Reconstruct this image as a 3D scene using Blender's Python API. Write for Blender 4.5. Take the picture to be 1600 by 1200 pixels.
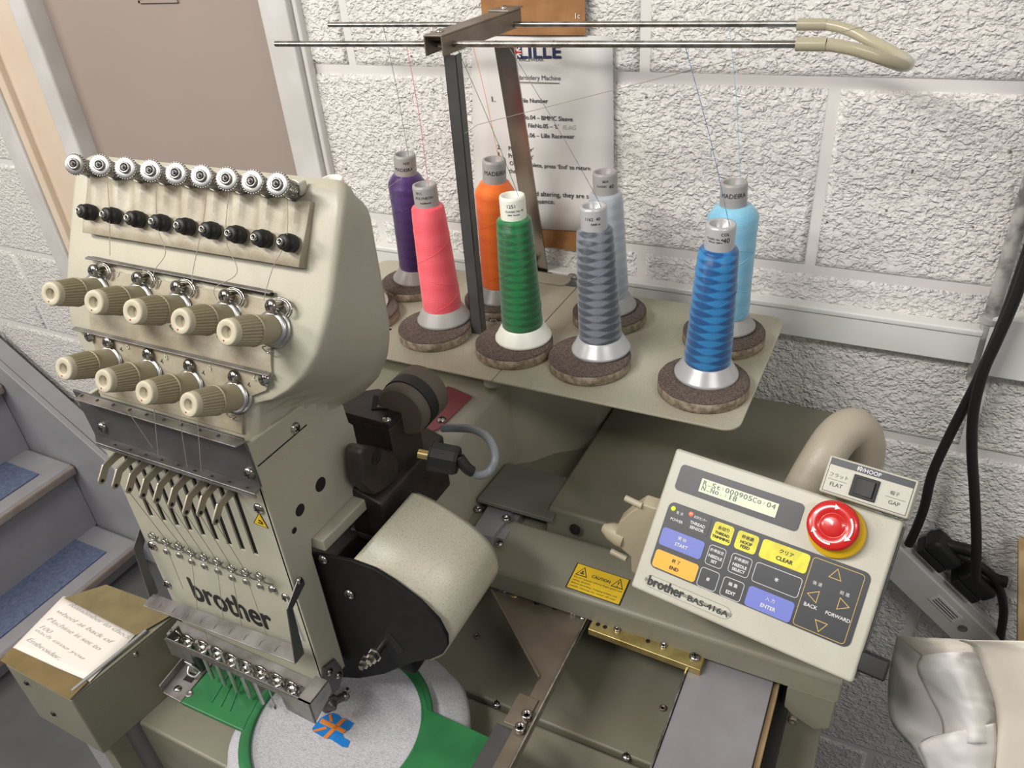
import bpy, bmesh, math, random
from mathutils import Vector as V, Matrix, noise
random.seed(7)
PI = math.pi
D = bpy.data
SC = bpy.context.scene
COL = SC.collection
for o in list(D.objects):
    D.objects.remove(o)

# ------------------------------------------------------------------ camera
BM = ((0.89170526, 0.44672785, -0.07438797),
      (0.18865581, -0.51297938, -0.83775405),
      (-0.41142523, 0.73299596, -0.5409571))     # rows: right, down, forward (world)
FPX = 1221.66
EYE = V((0, 0, 1.6))
cam = D.cameras.new('camera'); cam.sensor_width = 36; cam.lens = FPX / 1600 * 36
cam.clip_start = 0.02
co = D.objects.new('camera', cam); COL.objects.link(co); SC.camera = co
r_, d_, f_ = (V(b) for b in BM)
co.matrix_world = Matrix.Translation(EYE) @ Matrix((r_, -d_, -f_)).transposed().to_4x4()

# ------------------------------------------------------------------ light
SC.view_settings.view_transform = 'Standard'; SC.view_settings.look = 'None'
SC.view_settings.gamma = 1; SC.view_settings.use_curve_mapping = False
SC.view_settings.exposure = -0.25
w = D.worlds.new('world'); SC.world = w; w.use_nodes = True
w.node_tree.nodes['Background'].inputs[0].default_value = (0.82, 0.82, 0.83, 1)
w.node_tree.nodes['Background'].inputs[1].default_value = 0.34
def area(name, loc, target, sx, sy, power, color):
    l = D.lights.new(name, 'AREA'); l.shape = 'RECTANGLE'; l.size = sx; l.size_y = sy
    l.energy = power; l.color = color
    o = D.objects.new(name, l); COL.objects.link(o); o.location = loc
    o.rotation_euler = (V(target) - V(loc)).to_track_quat('-Z', 'Y').to_euler()
    return o
area('ceiling_tube_light', (-0.85, -0.45, 2.42), (-0.55, 0.35, 0.9), 0.9, 0.14, 30, (1.0, 0.975, 0.94))
area('left_fill_light', (-2.3, -0.9, 2.42), (-2.0, 0.6, 0.5), 1.2, 0.3, 42, (1.0, 0.93, 0.84))  # added fill with no visible fixture, brightens the stairs and left wall

area('right_fill_light', (1.0, -0.35, 2.42), (0.5, 0.8, 0.8), 0.9, 0.14, 12, (1.0, 0.975, 0.94))  # added fill with no visible fixture, lifts the wall, power strip and roll

# ------------------------------------------------------------------ pixel -> point on a known plane
def ray(px, py):
    a = (px - 800) / FPX; b = (py - 600) / FPX
    return r_ * a + d_ * b + f_
def PY(px, py, y): r = ray(px, py); return EYE + r * (y / r.y)
def PZ(px, py, z): r = ray(px, py); return EYE + r * ((z - 1.6) / r.z)
def PX(px, py, x): r = ray(px, py); return EYE + r * (x / r.x)

# ------------------------------------------------------------------ materials
def lin(c):
    return tuple(((v / 255) / 12.92 if v / 255 <= .04045 else ((v / 255 + .055) / 1.055) ** 2.4) for v in c) + (1,)
def mat(name, rgb, rough=.5, metal=0, var=0.0, vscale=30, rgb2=None, bump=0, bscale=200, spec=.5, coat=0,
        speck=0, alpha=1, emit=0, trans=0):
    m = D.materials.new(name); m.use_nodes = True
    nt = m.node_tree; b = nt.nodes['Principled BSDF']; L = nt.links.new
    b.inputs['Base Color'].default_value = lin(rgb)
    b.inputs['Roughness'].default_value = rough; b.inputs['Metallic'].default_value = metal
    b.inputs['Specular IOR Level'].default_value = spec
    if coat: b.inputs['Coat Weight'].default_value = coat
    if trans: b.inputs['Transmission Weight'].default_value = trans
    if emit:
        b.inputs['Emission Color'].default_value = lin(rgb); b.inputs['Emission Strength'].default_value = emit
    tc = nt.nodes.new('ShaderNodeTexCoord')
    last = None
    if rgb2:
        n = nt.nodes.new('ShaderNodeTexNoise'); n.inputs['Scale'].default_value = vscale; n.inputs['Detail'].default_value = 5
        L(tc.outputs['Object'], n.inputs['Vector'])
        rp = nt.nodes.new('ShaderNodeValToRGB'); rp.color_ramp.elements[0].position = .5 - var; rp.color_ramp.elements[1].position = .5 + var + .01
        rp.color_ramp.elements[0].color = lin(rgb2); rp.color_ramp.elements[1].color = lin(rgb)
        L(n.outputs['Fac'], rp.inputs['Fac']); last = rp.outputs['Color']
    if speck:
        n2 = nt.nodes.new('ShaderNodeTexNoise'); n2.inputs['Scale'].default_value = 700; n2.inputs['Detail'].default_value = 2
        L(tc.outputs['Object'], n2.inputs['Vector'])
        r2 = nt.nodes.new('ShaderNodeValToRGB'); r2.color_ramp.elements[0].position = .28; r2.color_ramp.elements[1].position = .48
        k = 1 - speck
        r2.color_ramp.elements[0].color = (k, k, k * .95, 1); r2.color_ramp.elements[1].color = (1, 1, 1, 1)
        L(n2.outputs['Fac'], r2.inputs['Fac'])
        mx = nt.nodes.new('ShaderNodeMix'); mx.data_type = 'RGBA'; mx.blend_type = 'MULTIPLY'; mx.inputs[0].default_value = 1
        if last: L(last, mx.inputs[6])
        else: mx.inputs[6].default_value = lin(rgb)
        L(r2.outputs['Color'], mx.inputs[7]); last = mx.outputs[2]
    if last: L(last, b.inputs['Base Color'])
    if bump:
        n3 = nt.nodes.new('ShaderNodeTexNoise'); n3.inputs['Scale'].default_value = bscale; n3.inputs['Detail'].default_value = 3
        L(tc.outputs['Object'], n3.inputs['Vector'])
        bp = nt.nodes.new('ShaderNodeBump'); bp.inputs['Strength'].default_value = bump; bp.inputs['Distance'].default_value = .001
        L(n3.outputs['Fac'], bp.inputs['Height']); L(bp.outputs['Normal'], b.inputs['Normal'])
    return m

M = {}
M['cream'] = mat('cream_enamel', (176, 173, 157), .42, var=.25, vscale=9, rgb2=(168, 163, 145), speck=.07)
M['cream_dirty'] = mat('grubby_cream_enamel', (176, 171, 153), .45, var=.26, vscale=34, rgb2=(136, 122, 100), speck=.16)
M['cream_tex'] = mat('hammered_cream_enamel', (184, 180, 161), .38, bump=.5, bscale=420, speck=.25, var=.25, vscale=8, rgb2=(172, 165, 143))
M['coverpaint'] = mat('speckled_cover_paint', (184, 180, 163), .36, bump=.12, bscale=420, speck=.3, var=.3, vscale=10, rgb2=(176, 170, 150))
M['cream_deck'] = mat('grey_green_enamel', (134, 132, 117), .45, var=.25, vscale=7, rgb2=(122, 118, 101), speck=.08)
M['panelcream'] = mat('panel_enamel', (190, 187, 174), .38, bump=.06, bscale=600, speck=.06, var=.25, vscale=30, rgb2=(182, 178, 164))
M['motorflange'] = mat('dusty_flange', (96, 86, 76), .6)
M['black'] = mat('black_enamel', (17, 17, 19), .6, spec=.25, var=.1, vscale=60, rgb2=(24, 23, 23))
M['blackcast'] = mat('black_cast_metal', (34, 29, 27), .5, bump=.4, bscale=300, var=.1, vscale=40, rgb2=(52, 42, 36))
M['rubber'] = mat('black_rubber', (22, 22, 23), .55)
M['dark'] = mat('dark_recess', (14, 13, 12), .8)
M['steel'] = mat('polished_steel', (190, 187, 182), .22, 1, var=.1, vscale=80, rgb2=(150, 144, 136))
M['alu'] = mat('turned_aluminium', (196, 195, 193), .4, 1)
M['sheet'] = mat('worn_steel_sheet', (164, 161, 158), .36, .75, var=.15, vscale=35, rgb2=(124, 118, 114))
M['sheetdark'] = mat('dull_steel_sheet', (104, 103, 104), .4, .6, var=.2, vscale=20, rgb2=(88, 86, 86))
M['brownsteel'] = mat('brown_tinged_steel', (136, 126, 112), .45, .55, var=.2, vscale=22, rgb2=(112, 100, 86))
M['greysheet'] = mat('blue_grey_cover_sheet', (158, 156, 160), .45, .35, var=.1, vscale=14, rgb2=(146, 143, 146))
M['brass'] = mat('brass', (196, 178, 120), .36, .85, var=.15, vscale=60, rgb2=(164, 142, 88))
M['knob'] = mat('beige_knob_plastic', (152, 143, 118), .42)
M['knobtip'] = mat('pale_knob_cap', (182, 174, 152), .45)
M['lever'] = mat('nickel_lever', (172, 164, 150), .35, .75)
M['white'] = mat('white_plastic', (226, 226, 222), .35)
M['whitepaint'] = mat('white_gloss_paint', (214, 212, 210), .35, var=.12, vscale=10, rgb2=(200, 197, 193), bump=.3, bscale=40)
M['warmpaint'] = mat('cream_gloss_paint', (222, 206, 186), .38, var=.15, vscale=8, rgb2=(214, 195, 172), bump=.2, bscale=40)
M['doorpaint'] = mat('taupe_board', (164, 148, 138), .55, var=.3, vscale=3, rgb2=(156, 142, 134), bump=.15, bscale=90)
M['felt'] = mat('brown_grey_felt', (116, 104, 97), .95, var=.12, vscale=600, rgb2=(84, 73, 68), bump=1, bscale=500, spec=.1)
M['feltside'] = mat('pale_felt_edge', (172, 160, 140), .95, var=.12, vscale=120, rgb2=(126, 112, 95), bump=.6, bscale=300, spec=.1)
M['silverplastic'] = mat('silver_grey_plastic', (186, 185, 186), .3, .15)
M['capgrey'] = mat('grey_cone_plastic', (160, 157, 154), .4)
M['capwhite'] = mat('white_cone_plastic', (232, 232, 220), .4)
M['print'] = mat('black_print', (28, 27, 27), .5)
M['printgrey'] = mat('grey_print', (74, 72, 72), .5)
M['pencil'] = mat('pencil_line', (184, 178, 176), .7)
M['stainless'] = mat('bright_flat_steel', (170, 162, 156), .2, 1)
M['deckplate'] = mat('dark_deck_plate', (126, 124, 117), .45, .3)
M['roughsteel'] = mat('worn_bright_steel', (158, 154, 148), .38, .95)
M['navy'] = mat('navy_print', (46, 54, 86), .5)
M['redprint'] = mat('red_print', (196, 52, 44), .5)
M['keypad'] = mat('charcoal_keypad_film', (50, 51, 56), .4)
M['whiteprint'] = mat('white_print', (214, 214, 216), .5)
M['gold'] = mat('gold_print', (206, 172, 92), .5)
M['kblue'] = mat('blue_key_film', (106, 118, 196), .4)
M['kyellow'] = mat('yellow_key_film', (222, 214, 40), .4, var=.05, vscale=60, rgb2=(205, 196, 36))
M['korange'] = mat('orange_key_film', (242, 172, 46), .4)
M['yellow'] = mat('yellow_plastic', (228, 182, 30), .35)
M['sticker'] = mat('yellow_sticker', (226, 190, 30), .4, var=.1, vscale=30, rgb2=(214, 176, 28))
M['red'] = mat('red_plastic', (196, 30, 28), .25, coat=.3)
M['lcd'] = mat('lcd_glass', (196, 204, 176), .3, emit=.08)
M['lcdtext'] = mat('lcd_segments', (92, 98, 86), .4)
M['ledgreen'] = mat('green_lamp', (190, 250, 40), .3, emit=.9)
M['ledred'] = mat('red_lamp', (255, 110, 80), .3, emit=.9)
M['greenplastic'] = mat('green_hoop_plastic', (48, 114, 68), .33, var=.1, vscale=20, rgb2=(42, 102, 60))
M['kraft'] = mat('brown_card', (164, 118, 72), .6, var=.1, vscale=40, rgb2=(150, 104, 62), bump=.3, bscale=80)
M['paper'] = mat('white_paper', (222, 219, 216), .7, bump=.2, bscale=25)
M['note'] = mat('note_paper', (214, 208, 200), .7, bump=.3, bscale=40)
M['tape'] = mat('brown_parcel_tape', (118, 105, 70), .35, var=.12, vscale=40, rgb2=(106, 94, 62), coat=.2)
M['tape2'] = mat('doubled_parcel_tape', (118, 100, 64), .35, var=.12, vscale=40, rgb2=(108, 92, 58), coat=.2)
M['roll'] = mat('interfacing_roll', (240, 233, 220), .8, bump=.3, bscale=30)
M['tissue'] = mat('thin_interfacing', (236, 234, 232), .9, bump=.5, bscale=60, var=.2, vscale=18, rgb2=(222, 220, 218), spec=.2)
M['wood'] = mat('pale_wood', (192, 166, 124), .6, var=.15, vscale=30, rgb2=(168, 138, 98))
M['floor'] = mat('dark_grey_floor', (96, 96, 98), .6, var=.25, vscale=6, rgb2=(74, 74, 76), bump=.3, bscale=40)
M['stairgrey'] = mat('grey_stair_paint', (160, 160, 166), .5, var=.2, vscale=8, rgb2=(148, 146, 150))
M['stairnose'] = mat('worn_nosing_paint', (156, 146, 140), .5, var=.15, vscale=20, rgb2=(140, 126, 118))
M['carpet'] = mat('blue_carpet_tile', (112, 122, 150), .95, var=.18, vscale=90, rgb2=(92, 102, 128), bump=1, bscale=600, spec=.1)
M['maroon'] = mat('maroon_label_plate', (136, 74, 80), .35)
M['greycable'] = mat('grey_cable', (122, 126, 130), .4)
M['beigeplastic'] = mat('beige_connector_plastic', (182, 170, 144), .45)
M['hose'] = mat('beige_conduit', (172, 162, 144), .45, bump=.3, bscale=300)
M['amber'] = mat('yellowed_clear_tube', (204, 196, 168), .25, trans=.35)
M['ceil'] = mat('white_ceiling', (225, 225, 222), .8)
M['mortar'] = mat('painted_mortar', (222, 219, 216), .5)
M['oldpipe'] = mat('flaked_pipe_paint', (182, 179, 176), .5, var=.05, vscale=28, rgb2=(118, 115, 114))

def thread_mat(name, c1, c2, shine=.35, k=260, amp=1.0):
    """wound embroidery thread: sheen of the cross wound lay painted as lighter and darker bands, plus fine lines"""
    m = D.materials.new(name); m.use_nodes = True; nt = m.node_tree; b = nt.nodes['Principled BSDF']; L = nt.links.new
    N = lambda t: nt.nodes.new(t)
    tc = N('ShaderNodeTexCoord'); sp = N('ShaderNodeSeparateXYZ'); L(tc.outputs['Object'], sp.inputs[0])
    def ma(op, a, bb=None, c=None):
        n = N('ShaderNodeMath'); n.operation = op
        for i, v in enumerate((a, bb, c)):
            if v is None: continue
            if isinstance(v, (int, float)): n.inputs[i].default_value = v
            else: L(v, n.inputs[i])
        return n.outputs[0]
    ang = ma('ARCTAN2', sp.outputs[1], sp.outputs[0])
    up = ma('SINE', ma('ADD', ma('MULTIPLY', sp.outputs[2], k), ma('MULTIPLY', ang, 2)))
    dn = ma('SINE', ma('SUBTRACT', ma('MULTIPLY', sp.outputs[2], k * 1.06), ma('MULTIPLY', ang, 2)))
    band = ma('MULTIPLY', up, dn)  # thread sheen put into the base colour as diamond bands
    f = ma('MULTIPLY_ADD', band, amp * .9, .5)
    rp = N('ShaderNodeValToRGB'); rp.color_ramp.elements[0].color = lin(c2); rp.color_ramp.elements[1].color = lin(c1)
    rp.color_ramp.elements[0].position = .3; rp.color_ramp.elements[1].position = .7
    L(f, rp.inputs['Fac']); L(rp.outputs['Color'], b.inputs['Base Color'])
    fine = ma('SINE', ma('ADD', ma('MULTIPLY', sp.outputs[2], 5200), ma('MULTIPLY', ang, 2)))
    bp = N('ShaderNodeBump'); bp.inputs['Strength'].default_value = .5; bp.inputs['Distance'].default_value = .0006
    L(ma('MULTIPLY', fine, .35), bp.inputs['Height']); L(bp.outputs['Normal'], b.inputs['Normal'])
    b.inputs['Roughness'].default_value = shine
    b.inputs['Sheen Weight'].default_value = .3
    return m

def block_mat():
    m = D.materials.new('rough_painted_block'); m.use_nodes = True; nt = m.node_tree; b = nt.nodes['Principled BSDF']; L = nt.links.new
    N = lambda t: nt.nodes.new(t)
    b.inputs['Base Color'].default_value = lin((236, 233, 229)); b.inputs['Roughness'].default_value = .48
    g = N('ShaderNodeNewGeometry')
    mp = N('ShaderNodeMapping'); mp.inputs['Scale'].default_value = (1, 1, 1.25); L(g.outputs['Position'], mp.inputs['Vector'])
    n0 = N('ShaderNodeTexNoise'); n0.inputs['Scale'].default_value = 60; n0.inputs['Detail'].default_value = 2; L(mp.outputs[0], n0.inputs['Vector'])
    mm = N('ShaderNodeMix'); mm.data_type = 'VECTOR'; mm.inputs[0].default_value = .012; L(mp.outputs[0], mm.inputs[4]); L(n0.outputs['Color'], mm.inputs[5])
    v = N('ShaderNodeTexVoronoi'); v.feature = 'F1'; v.inputs['Scale'].default_value = 135; L(mm.outputs[1], v.inputs['Vector'])
    v2 = N('ShaderNodeTexVoronoi'); v2.feature = 'DISTANCE_TO_EDGE'; v2.inputs['Scale'].default_value = 135; L(mm.outputs[1], v2.inputs['Vector'])
    e1 = N('ShaderNodeMapRange'); e1.inputs[1].default_value = 0; e1.inputs[2].default_value = .28; e1.interpolation_type = 'SMOOTHSTEP'; L(v2.outputs['Distance'], e1.inputs[0])
    sp = N('ShaderNodeSeparateColor'); L(v.outputs['Color'], sp.inputs[0])
    e2 = N('ShaderNodeMath'); e2.operation = 'MULTIPLY'; L(e1.outputs[0], e2.inputs[0]); L(sp.outputs[0], e2.inputs[1])
    n1 = N('ShaderNodeTexNoise'); n1.inputs['Scale'].default_value = 110; n1.inputs['Detail'].default_value = 4; n1.inputs['Roughness'].default_value = .55; L(mp.outputs[0], n1.inputs['Vector'])
    r = N('ShaderNodeMapRange'); r.inputs[1].default_value = .36; r.inputs[2].default_value = .60; r.interpolation_type = 'SMOOTHSTEP'; L(n1.outputs['Fac'], r.inputs[0])
    a = N('ShaderNodeMath'); a.operation = 'MULTIPLY_ADD'; L(e2.outputs[0], a.inputs[0]); a.inputs[1].default_value = .75; L(r.outputs[0], a.inputs[2])
    bp = N('ShaderNodeBump'); bp.inputs['Strength'].default_value = .8; bp.inputs['Distance'].default_value = .0028
    L(a.outputs[0], bp.inputs['Height']); L(bp.outputs['Normal'], b.inputs['Normal'])
    # small dark pits
    n2 = N('ShaderNodeTexNoise'); n2.inputs['Scale'].default_value = 95; n2.inputs['Detail'].default_value = 1; L(g.outputs['Position'], n2.inputs['Vector'])
    rp = N('ShaderNodeValToRGB'); rp.color_ramp.elements[0].position = .205; rp.color_ramp.elements[1].position = .24
    rp.color_ramp.elements[0].color = lin((120, 114, 108)); rp.color_ramp.elements[1].color = lin((234, 231, 227))
    L(n2.outputs['Fac'], rp.inputs['Fac']); L(rp.outputs['Color'], b.inputs['Base Color'])
    return m
M['block'] = block_mat()

def jersey_mat():
    m = mat('grey_marl_jersey', (176, 176, 180), .9, spec=.1)
    nt = m.node_tree; b = nt.nodes['Principled BSDF']; L = nt.links.new
    tc = nt.nodes.new('ShaderNodeTexCoord'); mp = nt.nodes.new('ShaderNodeMapping'); mp.inputs['Scale'].default_value = (520, 2600, 520); mp.inputs['Rotation'].default_value = (0, 0, .1)
    n = nt.nodes.new('ShaderNodeTexNoise'); n.inputs['Scale'].default_value = 1; n.inputs['Detail'].default_value = 3
    L(tc.outputs['Object'], mp.inputs[0]); L(mp.outputs[0], n.inputs['Vector'])
    rp = nt.nodes.new('ShaderNodeValToRGB'); rp.color_ramp.elements[0].position = .35; rp.color_ramp.elements[1].position = .62
    rp.color_ramp.elements[0].color = lin((148, 147, 152)); rp.color_ramp.elements[1].color = lin((192, 191, 195))
    L(n.outputs['Fac'], rp.inputs['Fac']); L(rp.outputs['Color'], b.inputs['Base Color'])
    bp = nt.nodes.new('ShaderNodeBump'); bp.inputs['Strength'].default_value = .4; bp.inputs['Distance'].default_value = .0005
    L(n.outputs['Fac'], bp.inputs['Height']); L(bp.outputs['Normal'], b.inputs['Normal'])
    return m
M['jersey'] = jersey_mat()

# ------------------------------------------------------------------ mesh builder
def frame(n, up=None):
    n = V(n).normalized()
    if up is None: up = V((0, 0, 1)) if abs(n.z) < .9 else V((0, 1, 0))
    u = V(up).cross(n).normalized(); v = n.cross(u).normalized()
    return u, v, n
class MB:
    def __init__(s): s.v = []; s.f = []; s.m = []; s.mats = []; s.sm = []
    def mi(s, m):
        m = M[m] if isinstance(m, str) else m
        if m not in s.mats: s.mats.append(m)
        return s.mats.index(m)
    def add(s, vs, fs, m, smooth=False):
        b = len(s.v); s.v += [V(v) for v in vs]; i = s.mi(m)
        for f in fs: s.f.append([b + k for k in f]); s.m.append(i); s.sm.append(smooth)
        return s
    def box(s, lo, hi, m):
        (x0, y0, z0), (x1, y1, z1) = lo, hi
        return s.add([(x0, y0, z0), (x1, y0, z0), (x1, y1, z0), (x0, y1, z0), (x0, y0, z1), (x1, y0, z1), (x1, y1, z1), (x0, y1, z1)],
                     [(0, 3, 2, 1), (4, 5, 6, 7), (0, 1, 5, 4), (1, 2, 6, 5), (2, 3, 7, 6), (3, 0, 4, 7)], m)
    def obox(s, c, u, v, n, a, b, h, m):
        """box centred on c in the plane u,v (full sizes a,b) rising h along n"""
        c, u, v, n = V(c), V(u).normalized(), V(v).normalized(), V(n).normalized()
        q = [c + u * (x * a / 2) + v * (y * b / 2) for x, y in ((-1, -1), (1, -1), (1, 1), (-1, 1))]
        return s.prism(q, n * h, m)
    def prism(s, pts, ext, m, smooth=False):
        pts = [V(p) for p in pts]; ext = V(ext); n = len(pts)
        nor = V((0, 0, 0))
        for i in range(n): nor += pts[i].cross(pts[(i + 1) % n])
        if nor.dot(ext) > 0: pts.reverse()
        vs = pts + [p + ext for p in pts]
        fs = [list(range(n)), list(range(2 * n - 1, n - 1, -1))]
        b = len(s.v); s.add(vs, fs, m)
        i = s.mi(m)
        for k in range(n):
            j = (k + 1) % n; s.f.append([b + k, b + n + k, b + n + j, b + j]); s.m.append(i); s.sm.append(smooth)
        return s
    def lathe(s, prof, o, axis, m, n=24, up=None, smooth=True):
        """prof: (r, h) list along axis from o"""
        u, v, a = frame(axis, up); o = V(o); vs = []; fs = []
        for r, h in prof:
            for k in range(n):
                t = 2 * PI * k / n; vs.append(o + a * h + u * (r * math.cos(t)) + v * (r * math.sin(t)))
        for i in range(len(prof) - 1):
            for k in range(n):
                j = (k + 1) % n; fs.append((i * n + k, i * n + j, (i + 1) * n + j, (i + 1) * n + k))
        s.add(vs, fs, m, smooth)
        if prof[0][0] > 1e-6: s.add(vs[:n], [list(range(n - 1, -1, -1))], m)
        if prof[-1][0] > 1e-6: s.add(vs[-n:], [list(range(n))], m)
        return s
    def cyl(s, a, b, r, m, r2=None, n=16):
        a, b = V(a), V(b); h = (b - a).length
        return s.lathe([(r, 0), (r if r2 is None else r2, h)], a, b - a, m, n)
    def tube(s, pts, r, m, n=8, closed=False, sub=0):
        pts = [V(p) for p in pts]
        if sub: pts = smooth_path(pts, sub, closed)
        N = len(pts); vs = []; fs = []
        t = (pts[1] - pts[0]).normalized(); u = t.orthogonal().normalized()
        for i, p in enumerate(pts):
            a = pts[(i + 1) % N] if (closed or i < N - 1) else p
            b = pts[i - 1] if (closed or i > 0) else p
            t = (a - b).normalized(); u = (u - t * u.dot(t)).normalized(); w_ = t.cross(u)
            rr = r(i / (N - 1)) if callable(r) else r
            for k in range(n):
                g = 2 * PI * k / n; vs.append(p + u * (rr * math.cos(g)) + w_ * (rr * math.sin(g)))
        for i in range(N if closed else N - 1):
            i2 = (i + 1) % N
            for k in range(n):
                j = (k + 1) % n; fs.append((i * n + k, i * n + j, i2 * n + j, i2 * n + k))
        s.add(vs, fs, m, True)
        if not closed:
            s.add(vs[:n], [list(range(n - 1, -1, -1))], m); s.add(vs[-n:], [list(range(n))], m)
        return s
    def sphere(s, c, r, m, n=14, squash=None, axis=(0, 0, 1)):
        k = squash or 1
        return s.lathe([(r * math.sin(PI * i / 8) + (1e-7), -r * k * math.cos(PI * i / 8)) for i in range(9)], c, axis, m, n)
    def build(s, name, parent=None, bevel=0, seg=2, recentre=True, kind=None, label=None, cat=None, group=None, angle=.6):
        me = D.meshes.new(name)
        c = V((0, 0, 0))
        if recentre and s.v:
            lo = V([min(v[i] for v in s.v) for i in range(3)]); hi = V([max(v[i] for v in s.v) for i in range(3)])
            c = V(((lo.x + hi.x) / 2, (lo.y + hi.y) / 2, lo.z if parent is None else (lo.z + hi.z) / 2))
        me.from_pydata([tuple(v - c) for v in s.v], [], s.f)
        for m in s.mats: me.materials.append(m)
        for p, i, q in zip(me.polygons, s.m, s.sm): p.material_index = i; p.use_smooth = q
        o = D.objects.new(name, me); COL.objects.link(o); o.location = c
        if parent:
            o.parent = parent
            o.matrix_parent_inverse = WM(parent).inverted()
        if bevel:
            b = o.modifiers.new('bevel', 'BEVEL'); b.width = bevel; b.segments = seg; b.limit_method = 'ANGLE'; b.angle_limit = angle
            b.harden_normals = False
            for p in me.polygons: p.use_smooth = True
            wn = o.modifiers.new('wn', 'WEIGHTED_NORMAL'); wn.keep_sharp = True
        prop(o, label, cat, group, kind)
        return o
def WM(o):
    m = Matrix.Translation(o.location) @ o.rotation_euler.to_matrix().to_4x4()
    if o.parent: return WM(o.parent) @ o.matrix_parent_inverse @ m
    return m
def prop(o, label=None, cat=None, group=None, kind=None):
    if label: o['label'] = label
    if cat: o['category'] = cat
    if group: o['group'] = group
    if kind: o['kind'] = kind
    return o
def smooth_path(pts, sub, closed=False):
    N = len(pts); out = []
    g = lambda i: pts[i % N] if closed else pts[max(0, min(N - 1, i))]
    for i in range(N if closed else N - 1):
        a, b, c, d = g(i - 1), g(i), g(i + 1), g(i + 2)
        for k in range(sub):
            t = k / sub
            out.append(.5 * ((2 * b) + (c - a) * t + (2 * a - 5 * b + 4 * c - d) * t * t + (3 * b - a - 3 * c + d) * t ** 3))
    if not closed: out.append(pts[-1])
    return out
def empty(name, loc, label, cat, group=None, rz=0):
    o = D.objects.new(name, None); COL.objects.link(o); o.location = loc; o.rotation_euler = (0, 0, rz); o.empty_display_size = .02
    return prop(o, label, cat, group)
_tc = {}
def text_geo(s, font_shear=0):
    key = (s, font_shear)
    if key in _tc: return _tc[key]
    cu = D.curves.new('t', 'FONT'); cu.body = s; cu.resolution_u = 3; cu.shear = font_shear
    ob = D.objects.new('t', cu); COL.objects.link(ob)
    bpy.context.view_layer.update()
    me = ob.evaluated_get(bpy.context.evaluated_depsgraph_get()).to_mesh()
    vs = [v.co.copy() for v in me.vertices]; fs = [list(p.vertices) for p in me.polygons]
    ob.evaluated_get(bpy.context.evaluated_depsgraph_get()).to_mesh_clear()
    D.objects.remove(ob); D.curves.remove(cu)
    _tc[key] = (vs, fs); return _tc[key]
def add_text(mb, s, c, x, y, m, width=None, height=None, shear=0, align='c', lift=.0002, warp=None, bold=0, both=False):
    """flat print: text centred on c along unit x, up y. width/height in metres"""
    vs, fs = text_geo(s, shear)
    if not vs: return
    x0 = min(v.x for v in vs); x1 = max(v.x for v in vs); y0 = min(v.y for v in vs); y1 = max(v.y for v in vs)
    if width and height: sx, sy = width / (x1 - x0), height / (y1 - y0)
    elif width: sx = sy = width / (x1 - x0)
    else: sx = sy = height / (y1 - y0)
    x, y = V(x).normalized(), V(y).normalized(); n = x.cross(y)
    ax = {'c': (x0 + x1) / 2, 'l': x0, 'r': x1}[align]; ay = (y0 + y1) / 2
    offs = [(0, 0)] if not bold else [(-bold, 0), (bold, 0), (0, bold), (0, -bold)]
    for k, (ox, oy) in enumerate(offs):
        out = []
        for v in vs:
            a, b = (v.x - ax) * sx + ox, (v.y - ay) * sy + oy
            if warp: out.append(warp(a, b))
            else: out.append(V(c) + x * a + y * b + n * (lift + k * .00002))
        mb.add(out, fs, m)

# ================================================================== SETTING
WY = .96
def block_wall(name, y, rows, xr, off, depth=.012):
    mb = MB(); x0, x1 = xr; z0 = 1.385 + .225 * rows[0]; z1 = 1.385 + .225 * (rows[-1] + 1)
    mb.box((x0, y + .005, max(z0, -.0)), (x1, y + .12, z1), 'mortar')
    w_ = mb.build(name, kind='structure')
    cache = {}
    for k in rows:
        za = 1.385 + .225 * k + .006; zb = 1.385 + .225 * (k + 1) - .006
        if zb < .02: continue
        za = max(za, .0)
        o_ = -.10 + (0 if k % 2 else .22) + off
        n0 = math.floor((x0 - o_) / .44)
        while o_ + .44 * n0 < x1:
            a = max(x0, o_ + .44 * n0 + .006); b = min(x1, o_ + .44 * (n0 + 1) - .006); n0 += 1
            if b - a < .02: continue
            W, H = b - a, zb - za; key = (round(W, 3), round(H, 3))
            if key not in cache:
                q = MB(); e = .007; t = .007
                ring = lambda ins, yy: [(-W / 2 + ins, yy, ins), (W / 2 - ins, yy, ins), (W / 2 - ins, yy, H - ins), (-W / 2 + ins, yy, H - ins)]
                vs = ring(0, .006) + ring(.002, .0025) + ring(e, 0)
                fs = [(8, 9, 10, 11)]
                for r in (0, 4):
                    for i in range(4):
                        j = (i + 1) % 4; fs.append((r + i, r + j, r + 4 + j, r + 4 + i))
                q.add(vs, fs, 'block', True)
                me = D.meshes.new('block'); me.from_pydata([tuple(v) for v in q.v], [], q.f); me.materials.append(M['block'])
                for p in me.polygons: p.use_smooth = p.area < .005
                cache[key] = me
            o = D.objects.new('block', cache[key]); COL.objects.link(o)
            o.location = ((a + b) / 2, y, za); o.parent = w_; o.matrix_parent_inverse = WM(w_).inverted()
    return w_
block_wall('wall_back', WY, range(-6, 5), (-.835, 1.35), 0)
block_wall('wall_left', WY + .05, range(-6, 5), (-3.3, -1.60), -.06)
mb = MB(); mb.box((-1.62, WY + .03, 2.06), (-.83, WY + .14, 2.51), 'block'); mb.build('wall_above_door', kind='structure')
mb = MB(); mb.box((-3.3, -2.2, -.05), (1.35, 1.1, 0), 'floor'); mb.build('floor', kind='structure')
mb = MB(); mb.box((-3.3, -2.2, 2.5), (1.35, 1.1, 2.56), 'ceil'); mb.build('ceiling', kind='structure')
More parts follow.
